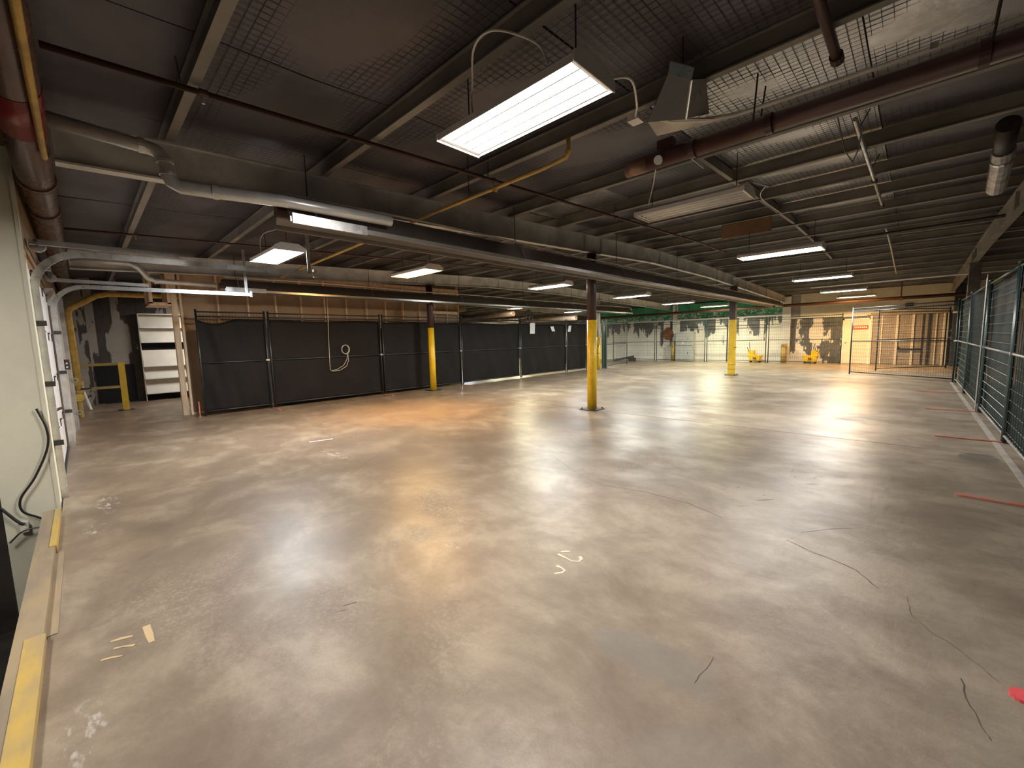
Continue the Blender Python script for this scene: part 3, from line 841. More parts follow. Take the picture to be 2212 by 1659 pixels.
elbowpipe('thin flue pipe stepping down to the heater over the black fence', [(-10.25, 0.02, 3.05), (-10.25, 0.75, 3.04), (-10.25, 0.86, 3.0), (-10.27, 1.00, 2.80), (-10.28, 1.10, 2.76), (-10.33, 2.05, 2.755)], 0.05,
          [((-10.25, 0.82, 3.02), (-10.25, 0.87, 2.98)), ((-10.28, 1.08, 2.76), (-10.28, 1.14, 2.758))])

t = thing('wall_pipe', 'fat brown red pipe running high along the loading door wall', 'pipe', (-5.0, -0.13, 3.02))
MB().tube([(4.2, -0.13, 3.02), (-15.9, -0.13, 3.02)], 0.115, 24).build('pipe', 'bigpipe', t, smooth=True)
for x, n_ in ((-3.72, 'red_band'),):
    MB().tube([(x, -0.13, 3.02), (x - 0.65, -0.13, 3.02)], 0.1185, 24).build(n_, 'redband', t, smooth=True)
for x in (-5.6, -6.7, -9.8):
    MB().tube([(x, -0.13, 3.018), (x - 0.10, -0.13, 3.018)], 0.128, 24).build('coupling', 'bigpipe', t, smooth=True)
tag(MB().tube([(4.2, -0.055, 2.895), (-4.6, -0.05, 2.895)], 0.018, 10).build('gas_line', 'yelpipe', smooth=True), 'slim yellow pipe lying along the fat brown wall pipe', 'pipe')

t = thing('main_pipe', 'thick maroon pipe hung below the ceiling, its end capped', 'pipe', (-2.15, 4.02, 3.18))
MB().tube([(-1.95, 4.02, 3.18), (4.4, 4.05, 3.18)], 0.074, 20).build('pipe', 'redpipe', t, smooth=True)
MB().tube([(-2.18, 4.02, 3.18), (-1.95, 4.02, 3.18)], 0.073, 20).build('end_cap', 'rustcap', t, smooth=True)
MB().tube([(-1.82, 3.957, 3.155), (-1.82, 3.940, 3.15)], 0.042, 14).build('round_label', 'paper', t)
for x in (-1.55, -0.95, 0.2):
    MB().tube([(x, 4.02, 3.18), (x + 0.05, 4.02, 3.18)], 0.080, 20).build('clamp', 'redpipe', t)
for x in (-1.02, 0.25):
    for s in (-1, 1):
        MB().tube([(x, 4.02 + s * 0.09, 3.20), (x + 0.03, 4.02 + s * 0.12, zt(4) + 0.14)], 0.007, 5).build('hanger_chain', 'chain', t)
MB().box(-1.85, -1.70, 3.98, 4.06, 3.26, 3.34).build('saddle', 'redpipe', t)
t = thing('white_conduit', 'pale conduit above the thick maroon pipe, sagging at its left end', 'conduit', (-1.15, 3.92, 3.30))
MB().tube([(4.4, 4.05, 3.32), (0.38, 4.03, 3.31), (-0.4, 3.98, 3.30), (-1.15, 3.93, 3.30), (-1.35, 3.75, 3.27), (-1.52, 3.55, 3.255), (-1.62, 3.40, 3.27)], 0.018, 8).build('conduit', 'conduit', t, smooth=True)
for x in (-1.15, 0.0):
    MB().tube([(x - 0.02, 3.95, 3.30), (x + 0.02, 3.95, 3.30)], 0.02, 8).build('coupling', 'galv_dull', t)
t = thing('junction_box', 'small pale junction box hanging near the bright ceiling fixture', 'junction box', (-1.67, 3.2, 3.2))
MB().box(-1.71, -1.62, 3.15, 3.25, 3.18, 3.23).build('box', 'conduit', t)
MB().tube([(-1.67, 3.2, 3.23), (-1.67, 3.28, 3.28), (-1.67, 3.40, 3.34)], 0.006, 5).build('wire', 'conduit', t)
MB().tube(cr_([(-1.45, 2.40, 3.08), (-1.40, 2.62, 3.15), (-1.50, 2.90, 3.14), (-1.64, 3.15, 3.20)]), 0.008, 6).build('feed_cable', 'conduit', t)
t = thing('metal_deflector', 'bent shiny sheet metal trough hanging behind the bright fixture', 'sheet metal', (-1.45, 3.4, 3.3))
def sheet(p, th, nm, mt):
    q = [Vector(v_) + Vector((0, 0, th)) for v_ in p]
    n_ = len(p)
    MB().add(list(p) + q, [tuple(range(n_)), tuple(range(2 * n_ - 1, n_ - 1, -1))] + [(i, i + n_, (i + 1) % n_ + n_, (i + 1) % n_) for i in range(n_)]).build(nm, mt, t)
sheet([(-1.66, 3.40, 3.245), (-1.42, 3.58, 3.25), (-1.22, 3.16, 3.29), (-1.31, 2.98, 3.29)], 0.008, 'trough', 'steel')
sheet([(-1.42, 3.58, 3.25), (-1.30, 3.75, 3.30), (-1.17, 3.30, 3.33), (-1.22, 3.16, 3.29)], 0.008, 'side_wing', 'steel')
sheet([(-1.66, 3.40, 3.245), (-1.42, 3.60, 3.25), (-1.20, 3.90, 3.275), (-1.70, 3.66, 3.235)], 0.008, 'flap', 'jamb')
sheet([(-1.31, 2.98, 3.29), (-1.22, 3.16, 3.29), (-1.19, 3.13, 3.34), (-1.28, 2.94, 3.34)], 0.008, 'mount_plate', 'galv')
MB().tube([(-1.42, 3.58, 3.25), (-1.22, 3.16, 3.29)], 0.009, 5).build('seam', 'galv', t)
MB().tube([(-1.24, 3.05, 3.33), (-1.24, 3.05, 3.56)], 0.006, 5).build('hanger_rod', 'chain', t)

def pipeY(name, label, x, y0, y1, r, mat, dz=-0.045, parts=True, cat='pipe'):
    t = thing(name, label, cat, (x, y0, zt(y0) + dz))
    st = [y for y in (10.0, 14.0) if y0 < y < y1]
    MB().tube([(x, y, zt(y) + dz) for y in [y0] + st + [y1]], r, 12).build('pipe', mat, t, smooth=True)
    y = y0 + 0.72
    while y < y1 and parts:
        MB().tube([(x, y, zt(y) + dz), (x, y + 0.05, zt(y) + dz)], r + 0.008, 12).build('fitting', mat, t)
        MB().tube([(x, y + 0.02, zt(y) + dz - r), (x, y + 0.02, zt(y) + dz - r - 0.05)], 0.011, 6).build('sprinkler_head', 'galv', t)
        MB().tube([(x + 0.03, y - 0.1, zt(y) + dz), (x + 0.06, y - 0.12, zt(y) + 0.10)], 0.005, 5).build('hanger_rod', 'chain', t)
        y += 2.75
    return t
pipeY('sprinkler_pipe', 'thin rusty sprinkler pipe crossing the ceiling left of the bright fixture', -3.58, 0.0, 11.8, 0.019, 'sprink')
pipeY('sprinkler_pipe', 'dark sprinkler pipe crossing the ceiling over the door tracks', -8.6, 0.0, 9.0, 0.018, 'sprink')
t = pipeY('sprinkler_branch', 'maroon pipe stub overhead ending short of the pale conduit', -0.47, 1.6, 3.72, 0.030, 'redpipe', -0.05, False)
MB().tube([(-0.47, 3.68, zt(3.7) - 0.05), (-0.47, 3.76, zt(3.7) - 0.05)], 0.040, 12).build('end_fitting', 'redpipe', t)
for s in (0.04, 0.09):
    MB().tube([(-0.47 + s, 3.0, zt(3) - 0.05), (-0.45 + s, 2.95, zt(3) + 0.15)], 0.006, 5).build('hanger_chain', 'chain', t)
t = pipeY('sprinkler_branch', 'bright chromed pipe under the right hand purlins', -0.48, 5.05, 9.55, 0.020, 'galv', -0.03, False)
for y in (7.6, 9.5):
    MB().tube([(-0.48, y, zt(y) - 0.03), (-0.48, y + 0.06, zt(y) - 0.03)], 0.032, 10).build('fitting', 'steel', t)
for y in (5.3, 6.9):
    MB().tube([(-0.46, y, zt(y) - 0.02), (-0.40, y + 0.05, zt(y) + 0.13)], 0.005, 5).build('hanger_rod', 'chain', t)
MB().tube([(-0.62, 5.0, zt(5) + 0.10), (-0.60, 5.6, zt(5) - 0.10), (-0.56, 5.9, zt(5) - 0.14), (-0.50, 5.75, zt(5) - 0.06), (-0.47, 5.45, zt(5) - 0.02)], 0.006, 5).build('slack_cable', 'chain', t)
pipeY('sprinkler_branch', 'dull pipe continuing beyond the chromed pipe to the far wall', -0.50, 11.6, 19.6, 0.022, 'galv_dull', -0.05, False)
t = thing('gas_pipe', 'yellow gas pipe crossing the ceiling with a rising end', 'pipe', (-2.2, 3.2, 3.05))
yz = lambda x: 3.10 if x > -4 else 3.10 - 0.028 * (-4 - x)
MB().tube([(-2.27, 3.14, 3.26), (-2.27, 3.14, 3.14), (-2.30, 3.15, 3.10), (-2.6, 3.17, 3.09), (-4.2, 3.10, 3.04), (-4.6, 2.95, 2.94), (-5.6, 2.92, 2.92), (-9.6, 3.05, 2.92)], 0.019, 10).build('pipe', 'yelpipe', t, smooth=True)
for p in ((-2.27, 3.14, 3.15), (-3.2, 3.145, 3.072)):
    MB().tube([p, (p[0] - 0.02, p[1], p[2] - 0.03)], 0.027, 10).build('fitting', 'yelpipe', t)
MB().tube([(-3.6, 3.12, 3.06), (-3.6, 3.12, zt(3.1) + 0.14)], 0.005, 5).build('hanger_rod', 'chain', t)
t = thing('cross_pipe', 'dark red sprinkler main in front of the green fluted band', 'pipe', (-15.4, 23.4, 2.74))
MB().tube([(-15.4, 23.3, 2.72), (-4.0, 23.3, 2.78), (4.3, 23.3, 2.80)], 0.07, 14).build('pipe', 'sprink', t, smooth=True)
for x in (-9.6, -5.6, -0.4):
    MB().tube([(x, 23.3, 2.78), (x, 23.3, zt(23.3) + 0.1)], 0.02, 6).build('hanger_rod', 'sprink', t)
    MB().tube([(x - 0.05, 23.3, 2.765), (x + 0.05, 23.3, 2.765)], 0.085, 14).build('coupling', 'sprink', t)
tag(MB().tube([(-2.6, 17.6, 3.02), (0.7, 17.4, 3.02), (4.2, 17.3, 3.03)], 0.025, 8).build('cross_conduit', 'conduit', smooth=True), 'pale pipe crossing high near the far right corner', 'pipe')
tag(MB().tube([(-2.3, 11.9, 3.50), (4.3, 11.6, 3.50)], 0.03, 8).build('cross_conduit', 'steel', smooth=True), 'dark pipe running beside the right hand purlins', 'pipe')
tag(MB().tube([(-4.2, 14.6, 3.26), (-0.8, 14.5, 3.26)], 0.02, 8).build('cross_conduit', 'conduit', smooth=True), 'pale pipe crossing behind the third lit fixture', 'pipe')
tag(MB().box(-2.72, -1.90, 8.66, 8.70, 3.30, 3.56).build('hardboard_sheet', 'ply'), 'tan hardboard sheet fixed flat between two purlins', 'board')
t = thing('wrapped_duct', 'duct elbow wrapped in crumpled clear plastic near the right edge', 'duct', (0.6, 7.2, 3.2))
MB().tube([(0.55, 6.3, 3.42), (0.57, 6.7, 3.30)], 0.085, 14, r2=0.075).build('duct', 'steel', t, smooth=True)
MB().tube([(0.57, 6.7, 3.30), (0.58, 6.85, 3.25), (0.60, 7.3, 3.18), (0.62, 7.65, 3.13)], 0.085, 14).build('plastic_wrap', 'plastic', t)
MB().tube([(0.57, 6.82, 3.26), (0.58, 6.86, 3.25)], 0.092, 14).build('band', 'galv', t)
t = thing('feed_cable', 'thin pale cable drooping from the unlit fixture along the ceiling', 'cable', (-1.3, 5.1, 3.1))
MB().tube(cr_([(-1.30, 5.1, 3.09), (-1.28, 5.6, 3.16), (-1.45, 6.2, 3.34), (-1.72, 7.2, 3.49), (-1.74, 8.6, 3.55)]), 0.007, 5).build('cable', 'conduit', t)
tag(MB().tube(cr_([(-1.85, 5.2, 3.42), (-1.85, 4.5, 3.42), (-1.9, 4.2, 3.38), (-2.3, 4.85, 3.24), (-2.4, 4.95, 3.08)]), 0.007, 5).build('feed_cable', 'conduit'), 'pale cable dropping to the left end of the unlit fixture', 'cable')
tag(MB().tube(cr_([(-7.75, 2.2, 2.98), (-7.74, 2.2, 3.22), (-7.4, 2.25, 3.30), (-6.5, 2.6, 3.27), (-6.0, 3.2, 3.20), (-5.9, 3.5, 3.24), (-5.6, 4.2, 3.22)]), 0.006, 5).build('feed_cable', 'conduit'), 'pale cable strung from the cool white fixture by the tracks', 'cable')
tag(MB().tube(cr_([(-2.35, 2.10, 3.08), (-2.36, 2.10, 3.22), (-2.30, 2.06, 3.27), (-2.05, 1.86, 3.30), (-1.85, 1.84, 3.29), (-1.66, 1.98, 3.20), (-1.62, 2.05, 3.10)]), 0.007, 6).build('feed_cable', 'conduit'), 'pale flex arching over the large bright fixture', 'cable')

# ------------------------------------------------------------------ light fixtures
LCOL = {'tube_neutral': (1.0, 0.96, 0.92), 'tube_cool': (0.86, 0.94, 1.0), 'tube_green': (0.97, 1.0, 0.95), 'tube_warm': (1.0, 0.56, 0.19), 'tube_yellow': (1.0, 0.96, 0.66)}
def make_fixture(name, lamp, lit=4):
    """high bay strip fixture, long axis X, lowest edge at z = 0"""
    L2, Wd = 0.61, 0.205
    t = thing(name, '', 'light fixture', local=True)
    prof = [(-Wd, 0.0), (-Wd, 0.045), (-0.11, 0.095), (0.11, 0.095), (Wd, 0.045), (Wd, 0.0), (Wd - 0.004, 0.0), (Wd - 0.004, 0.043), (0.108, 0.091), (-0.108, 0.091), (-Wd + 0.004, 0.043), (-Wd + 0.004, 0.0)]
    MB().loft([[(x, a, b) for (a, b) in prof] for x in (-L2 + 0.004, L2 - 0.004)]).build('housing', 'fixture', t)
    for s in (-1, 1):
        pe = [(-Wd - 0.004, -0.005), (-Wd - 0.004, 0.055), (-0.12, 0.105), (0.12, 0.105), (Wd + 0.004, 0.055), (Wd + 0.004, -0.005)]
        MB().loft([[(s * L2, a, b) for (a, b) in pe], [(s * (L2 + 0.008), a, b) for (a, b) in pe]]).build('end_plate', 'fixture', t)
        MB().box(s * (L2 - 0.03), s * (L2 - 0.004), -Wd + 0.02, Wd - 0.02, 0.012, 0.05).build('lamp_holder', 'white', t)
    for k in range(4):
        y = -0.145 + k * 0.097
        on = k < lit
        MB().tube([(-L2 + 0.035, y, 0.028), (L2 - 0.035, y, 0.028)], 0.0135, 8).build('lamp_tube', lamp if on else 'tube_off', t, smooth=True)
        rf = [(y - 0.046, 0.02), (y - 0.02, 0.062), (y + 0.02, 0.062), (y + 0.046, 0.02), (y + 0.044, 0.019), (y + 0.019, 0.059), (y - 0.019, 0.059), (y - 0.044, 0.019)]
        MB().loft([[(x, a, b) for (a, b) in rf] for x in (-L2 + 0.03, L2 - 0.03)]).build('reflector', 'white', t)
    if lit and lamp != 'tube_off':
        ld = bpy.data.lights.new('lamp_light', 'AREA')
        ld.shape = 'RECTANGLE'
        ld.size, ld.size_y = 1.00, 0.34
        ld.energy = LAMP_W
        ld.color = LCOL[lamp]
        lo = bpy.data.objects.new('lamp_light', ld)
        C.objects.link(lo)
        lo.parent = t
        lo.location = (0, 0, 0.010)
    for s in (-1, 1):
        MB().tube([(s * 0.48, 0, 0.09), (s * 0.48, 0, 0.09 + 0.38)], 0.005, 5).build('hanger_chain', 'chain', t)
    return t
FX = {}
def fixture(x, y, z, lamp, label, lit=4, power=1.0):
    key = (lamp, lit)
    if key not in FX:
        FX[key] = o = make_fixture('ceiling_light', lamp, lit)
    else:
        o = copy_tree(FX[key])
    if power != 1.0:
        for ch in o.children:
            if ch.type == 'LIGHT':
                ch.data = ch.data.copy()
                ch.data.energy = LAMP_W * power
    o.location = (x, y, z)
    o['label'] = label
    o['group'] = 'strip lights hung from the ceiling'
    return o
fixture(-1.99, 2.17, 2.97, 'tube_neutral', 'largest bright strip light, hanging nearest overhead', power=0.75)
fixture(-1.95, 5.12, 2.98, 'tube_off', 'unlit white strip light with four ribbed tubes')
fixture(-1.72, 8.50, 2.85, 'tube_neutral', 'lit strip light next beyond the unlit one')
fixture(-1.75, 13.4, 2.86, 'tube_neutral', 'lit strip light second beyond the unlit one', power=1.0)
fixture(-1.77, 18.2, 2.86, 'tube_green', 'lit strip light third beyond the unlit one', power=1.15)
fixture(-1.75, 22.4, 2.90, 'tube_warm', 'amber strip light closest to the cream door', power=1.5)
fixture(-7.20, 2.25, 2.87, 'tube_cool', 'cool white strip light above the door track ends', power=1.1)
fixture(-7.22, 4.80, 2.86, 'tube_warm', 'amber strip light with warm glow above the open floor', power=1.15)
fixture(-7.08, 8.90, 2.88, 'tube_green', 'white strip light just left of the mid floor column')
fixture(-7.02, 13.3, 2.86, 'tube_green', 'white strip light just right of the mid floor column', power=1.05)
fixture(-7.2, 17.7, 2.84, 'tube_green', 'white strip light second right of the mid floor column', power=1.2)
fixture(-7.2, 22.2, 2.90, 'tube_yellow', 'yellow strip light close to the green fluted band', power=1.5)
fixture(-12.6, 13.7, 2.88, 'tube_yellow', 'yellow strip light just past the end of the stud wall')
fixture(-12.7, 18.1, 2.86, 'tube_cool', 'cool strip light beyond the black fence, touching the mid column in view')
fixture(-20.9, 17.4, 2.86, 'tube_cool', 'distant cool strip light peeping over the black fence')
fixture(-22.2, 21.2, 2.84, 'tube_yellow', 'distant yellow strip light peeping over the black fence')
fixture(-19.4, 20.8, 2.86, 'tube_yellow', 'distant yellow strip light just left of the white notice')
fixture(-14.3, 3.1, 2.92, 'tube_neutral', 'strip light inside the store room behind the stud wall', power=0.5)
fixture(-3.3, -1.45, 2.75, 'tube_neutral', 'strip light over the dock pit beside the kerb', power=0.42)
t = thing('wall_fan', 'round dusty fan hung beyond the black fence', 'fan', (-15.2, 17.2, 2.75))
MB().tube(arc((17.2, 2.75), 0.32, 0, 2 * math.pi, 24, x=-15.2), 0.03, 6, caps=False).build('guard_ring', 'fan', t)
MB().tube([(-15.26, 17.2, 2.75), (-15.12, 17.2, 2.75)], 0.08, 12).build('motor', 'fan', t)
for k in range(4):
    a = k * math.pi / 2 + 0.3
    m_ = MB()
    u_, w_ = Vector((0, math.cos(a), math.sin(a))), Vector((0, -math.sin(a), math.cos(a)))
    c_ = Vector((-15.2, 17.2, 2.75))
    q = [c_ + u_ * 0.07 - w_ * 0.03, c_ + u_ * 0.28 - w_ * 0.08 + Vector((0.03, 0, 0)), c_ + u_ * 0.28 + w_ * 0.08 - Vector((0.03, 0, 0)), c_ + u_ * 0.07 + w_ * 0.03]
    m_.add(q + [p + Vector((0.004, 0, 0)) for p in q], [(0, 1, 2, 3), (7, 6, 5, 4), (0, 4, 5, 1), (1, 5, 6, 2), (2, 6, 7, 3), (3, 7, 4, 0)])
    m_.build('blade', 'fan', t)
MB().tube([(-15.2, 17.2, 3.08), (-15.2, 17.2, zt(17.2) + 0.1)], 0.02, 6).build('bracket', 'fan', t)
for k, (y, z, r_, mt, lb) in enumerate(((11.0, 2.85, 0.16, 'duct', 'nearer tan duct crossing beyond the stud wall'), (14.0, 2.70, 0.12, 'brownpipe', 'dark round duct crossing beyond the stud wall'), (19.0, 2.62, 0.14, 'duct', 'farther tan duct crossing low beyond the black fence'))):
    t = thing('round_duct', lb, 'duct', (-18.0, y, z))
    MB().tube([(-25.5, y, z), (-13.4, y + 0.1, z)], r_, 14).build('duct', mt, t, smooth=True)
    for x in (-23.0, -19.5, -16.0):
        MB().tube([(x, y + 0.05, z), (x + 0.06, y + 0.05, z)], r_ + 0.012, 14).build('joint_band', mt, t)
        MB().tube([(x, y + 0.05, z + r_), (x, y + 0.05, zt(y) + 0.19)], 0.008, 5).build('hanger_rod', 'chain', t)

# ------------------------------------------------------------------ fences
def fence_panel(label, p0, p1, frame='fenceblk', mid=None, cloth=None, wires='fwire', group=None, H=2.30, sag=0.0, top2=True, side=1, ztop=2.10, wstep=0.055, hstep=0.115, seed=1, wr=0.0026, name='screen_fence', zoff=0.0):
    a, b = Vector((p0[0], p0[1], 0)), Vector((p1[0], p1[1], 0))
    L = (b - a).length
    t = thing(name, label, 'fence', a, math.atan2(b.y - a.y, b.x - a.x), group, local=True)
    r_ = 0.021
    for u in (0.03, L - 0.03):
        po = MB().tube([(u, 0, 0.0145 + zoff), (u, 0, H)], r_, 10).build('post', frame, t, smooth=True)
        MB().tube([(u, 0, H), (u, 0, H + 0.015)], r_ + 0.006, 10).build('post_cap', frame, po)
    for z in ([H - 0.04, H - 0.14] if top2 else [H - 0.04]):
        MB().tube([(0.03, 0, z), (L - 0.03, 0, z)], r_ * 0.8, 8).build('top_rail', frame, t, smooth=True)
    MB().tube([(0.03, 0, 1.16), (L - 0.03, 0, 1.16)], r_ * 0.8, 8).build('mid_rail', mid or frame, t, smooth=True)
    MB().tube([(0.03, 0, 0.10 + zoff), (L - 0.03, 0, 0.10 + zoff)], r_ * 0.8, 8).build('bottom_rail', frame if not mid else mid, t, smooth=True)
    MB().box(L - 0.07, L + 0.008, -0.028, 0.028, 1.145, 1.185).build('clamp', 'galv_dull', t)
    if wires:
        wy = 0.055 if cloth == 'blackcloth' else 0.0
        m_ = MB()
        u = 0.05
        while u < L - 0.04 and wstep:
            m_.tube([(u, 0.004 + wy, 0.11 + zoff), (u, 0.004 + wy, H - 0.05)], wr, 4, caps=False)
            u += wstep
        z = 0.16
        while z < H - 0.06:
            m_.tube([(0.04, -0.002 + wy, z), (L - 0.04, -0.002 + wy, z)], wr, 4, caps=False)
            z += hstep
        tag(m_.build('wire_infill', wires, t), kind='stuff')
    if cloth:
        rr = random.Random(seed)
        nu, nz = 44, 26
        ph = [rr.uniform(0, 6.28) for _ in range(8)]
        vs_ = []
        for j in range(nz + 1):
            for i in range(nu + 1):
                s, q = i / nu, j / nz
                u = 0.035 + s * (L - 0.07)
                tp = ztop + sag * (-math.sin(math.pi * min(1, s * 1.9)) * 0.5 + 0.18 * math.cos(6 * s + ph[0])) + 0.012 * math.sin(9 * s + ph[1])
                z = 0.07 + q * (tp - 0.07)
                d = side * (0.030 if side > 0 else 0.045) + 0.010 * math.sin(5 * s * L / 3 + 2.2 * q + ph[2]) + 0.007 * math.sin(17 * s + ph[3] + 3 * q) * (0.4 + q) + 0.006 * math.sin(31 * s + 7 * q + ph[4])
                d += sag * 0.10 * math.sin(12 * s + 8 * q + ph[5]) * math.exp(-3 * s) + 0.005 * math.sin(9 * q + 13 * s + ph[6])
                vs_.append((u, d, z))
        fs = []
        for j in range(nz):
            for i in range(nu):
                k = j * (nu + 1) + i
                fs.append((k, k + 1, k + nu + 2, k + nu + 1))
        cl = MB().add(vs_, fs).build('shade_cloth', cloth, t, smooth=True)
        so = cl.modifiers.new('thickness', 'SOLIDIFY')
        so.thickness = 0.002
    return t
GB = 'black curtained fence panels'
ys_b = [1.74, 3.12, 6.06, 9.0, 11.96, 14.95]
lbs = ['short black curtained fence panel with sagging cloth beside the timber post', 'black curtained fence panel with a coil of grey tubing hung on it',
       'black curtained fence panel partly behind the round yellow column', 'plain black curtained fence panel between yellow column and white notice', 'black curtained fence panel with a large white notice']
for k in range(5):
    fence_panel(lbs[k], (-11.03, ys_b[k]), (-11.03, ys_b[k + 1] - 0.02), cloth='blackcloth', group=GB, sag=0.12 if k == 0 else 0.015, side=1, seed=3 + k, ztop=2.10, wstep=0.06, hstep=0.12)
fence_panel('last black curtained fence panel hanging like a door flap before the narrow column', (-11.03, 14.97), (-11.03, 16.55), cloth='blackcloth', group=GB, sag=0.03, seed=12, ztop=2.12)
GF = 'flat feet under the black curtained fence'
for k, (y, lb) in enumerate(((3.11, 'flat orange foot under fence where the short black panel ends'), (6.05, 'flat orange foot under fence just left of the round yellow column'), (8.99, 'flat orange foot under fence just right of the round yellow column'))):
    tag(MB().box(-11.12, -10.55, y - 0.035, y + 0.035, 0, 0.012).build('fence_stand', 'foot', org=(-11.03, y, 0)), lb, 'fence stand', GF)
tag(MB().box(-11.06, -11.02, 1.655, 1.675, 0, 0.34).box(-11.09, -10.99, 1.64, 1.69, 0, 0.012).build('red_bar', 'foot', org=(-11.04, 1.66, 0)), 'short red bar standing at the foot of the timber post', 'bar')

# coil of tubing on the fence
t = thing('tubing_coil', 'coil of grey tubing hung on the black curtained fence', 'tubing', (-10.97, 4.94, 1.30))
for k in range(4):
    rr_ = 0.098 + 0.008 * (k % 2)
    MB().tube([(-10.985 + 0.013 * k, 4.94 + rr_ * math.cos(a), 1.35 + 1.15 * rr_ * math.sin(a)) for a in [2 * math.pi * i / 24 for i in range(25)]], 0.0075, 6, caps=False).build('loop', 'rope', t, smooth=True)
MB().tube([(-10.975, 4.99, 1.25), (-10.965, 4.96, 1.08), (-10.96, 4.86, 0.93), (-10.96, 4.70, 0.84), (-10.965, 4.53, 0.80), (-10.97, 4.50, 0.84), (-10.975, 4.505, 1.2), (-10.975, 4.52, 1.7), (-10.98, 4.54, 2.25), (-11.0, 4.55, 3.1)], 0.0075, 6).build('tail', 'rope', t, smooth=True)
MB().tube([(-10.97, 5.0, 1.25), (-10.955, 5.0, 1.05), (-10.95, 4.93, 0.90), (-10.95, 4.75, 0.80), (-10.955, 4.55, 0.79)], 0.0075, 6).build('tail', 'rope', t, smooth=True)
for (y, z, w_, h_, sk, lb) in ((12.68, 1.93, 0.30, 0.42, 0.03, 'largest white paper notice pinned on the black fence'), (13.99, 1.91, 0.22, 0.20, -0.10, 'small slanted white paper note right of the large notice'), (15.2, 1.92, 0.20, 0.26, 0.08, 'small white paper note on the last black panel')):
    m_ = MB().add([(-11.026, y - w_ / 2 + sk / 2, z + h_ / 2), (-11.026, y + w_ / 2 + sk / 2, z + h_ / 2 + 0.01), (-11.022, y + w_ / 2 - sk / 2, z - h_ / 2), (-11.022, y - w_ / 2 - sk / 2, z - h_ / 2), (-11.028, y - w_ / 2 + sk / 2, z + h_ / 2), (-11.028, y + w_ / 2 + sk / 2, z + h_ / 2 + 0.01), (-11.024, y + w_ / 2 - sk / 2, z - h_ / 2), (-11.024, y - w_ / 2 - sk / 2, z - h_ / 2)],
                  [(0, 1, 2, 3), (7, 6, 5, 4), (0, 4, 5, 1), (1, 5, 6, 2), (2, 6, 7, 3), (3, 7, 4, 0)])
    tag(m_.build('paper_notice', 'paper', org=(-11.026, y, z)), lb, 'notice')

# green screened fence on the right
GG = 'green screened fence panels'
ys_g = [2.52, 5.38, 8.25, 11.03, 14.1, 16.78]
gl = [('green screened fence panel nearest the camera at the right edge', 'greenthin'), ('green screened fence panel in front of the olive column', 'greenthin'), ('green screened fence panel with plain pale wires showing', 'greenthin'), ('dense green screened fence panel third from the far corner post', 'greencloth'), ('far green screened fence panel next to the open mesh gate', 'greenthin')]
for k in range(5):
    pale = k in (2, 4)
    fence_panel(gl[k][0], (0.94, ys_g[k]), (0.94, ys_g[k + 1] - 0.02), frame='fencegrn', mid='railpale', cloth=gl[k][1], wires='fwirepale' if pale else 'fwire', group=GG, top2=False, side=-1, ztop=2.24, wstep=0.0 if pale else 0.15, hstep=0.14, seed=20 + k, wr=0.003)
tag(MB().tube([(0.895, 11.03, 0.016), (0.895, 11.03, 2.36)], 0.012, 8).tube([(0.895, 11.03, 2.36), (0.895, 11.03, 2.42)], 0.008, 6).build('fence_pole', 'galv_dull', org=(0.94, 11.03, 0)), 'thin dull upright pole clipped to the green fence', 'pole')
GR = 'flat feet under the green fence'
for (y, x0, lb, mt) in ((14.1, 0.12, 'thin red flat foot farthest along the green fence', 'foot'), (11.03, 0.25, 'thin red flat foot second farthest along the green fence', 'foot'), (8.25, 0.30, 'red flat foot midway along the green fence', 'foot'), (5.38, 0.36, 'worn red flat foot near the right edge of the floor', 'foot'), (2.52, 0.37, 'bright salmon pink rounded foot at the lower right edge', 'footpink')):
    m_ = MB()
    w_ = 0.034 if mt == 'foot' else 0.042
    n_ = 8
    ring = [(x0 + w_ - w_ * math.sin(math.pi * i / n_), y - w_ * math.cos(math.pi * i / n_)) for i in range(n_ + 1)] + [(1.45, y + w_), (1.45, y - w_)]
    m_.loft([[(a, b, 0.0) for a, b in ring], [(a, b, 0.014) for a, b in ring]])
    tag(m_.build('fence_stand', mt, org=(0.94, y, 0)), lb, 'fence stand', GR)

# open mesh gates and the mesh fence before the far wall
fence_panel('open mesh gate panel standing askew at the far right', (-1.52, 18.48), (0.92, 16.82), frame='fenceblk', wires='fwire', top2=True, wstep=0.06, hstep=0.12, name='mesh_gate')
fence_panel('second mesh panel behind the askew gate, before the roller door', (-0.92, 20.4), (1.0, 22.6), frame='fenceblk', wires='fwire', top2=True, wstep=0.06, hstep=0.12, name='mesh_gate')
fence_panel('open mesh gate beside the narrow yellow column', (-10.78, 17.70), (-11.15, 20.65), frame='fencegrn', wires='fwire', top2=True, wstep=0.06, hstep=0.12, name='mesh_gate')
GM = 'mesh fence panels along the far wall'
xs_m = [-14.0, -11.08, -8.18, -5.22, -2.22]
ml = ['mesh fence panel before the far wall, leftmost beside the gate', 'mesh fence panel before the pale grey cabinet', 'mesh fence panel before the far wall, behind the square yellow column', 'mesh fence panel before the badly peeled wall']
for k in range(4):
    fence_panel(ml[k], (xs_m[k], 24.05), (xs_m[k + 1] - 0.05, 24.05), frame='fencegrn', wires='fwire', group=GM, name='mesh_fence', top2=True, wstep=0.08, hstep=0.16, wr=0.0028)
t = thing('gate_posts', 'pair of dark green gate posts by the narrow yellow column', 'gate post', (-10.72, 17.5, 0))
for dx in (0.0, 0.16):
    MB().box(-10.76 + dx, -10.68 + dx, 17.44, 17.52, 0, 2.35).build('post', 'fencegrn', t)
MB().tube([(-10.76, 17.48, 2.3), (-10.5, 17.48, 2.3)], 0.018, 8).build('tie_rail', 'fencegrn', t)

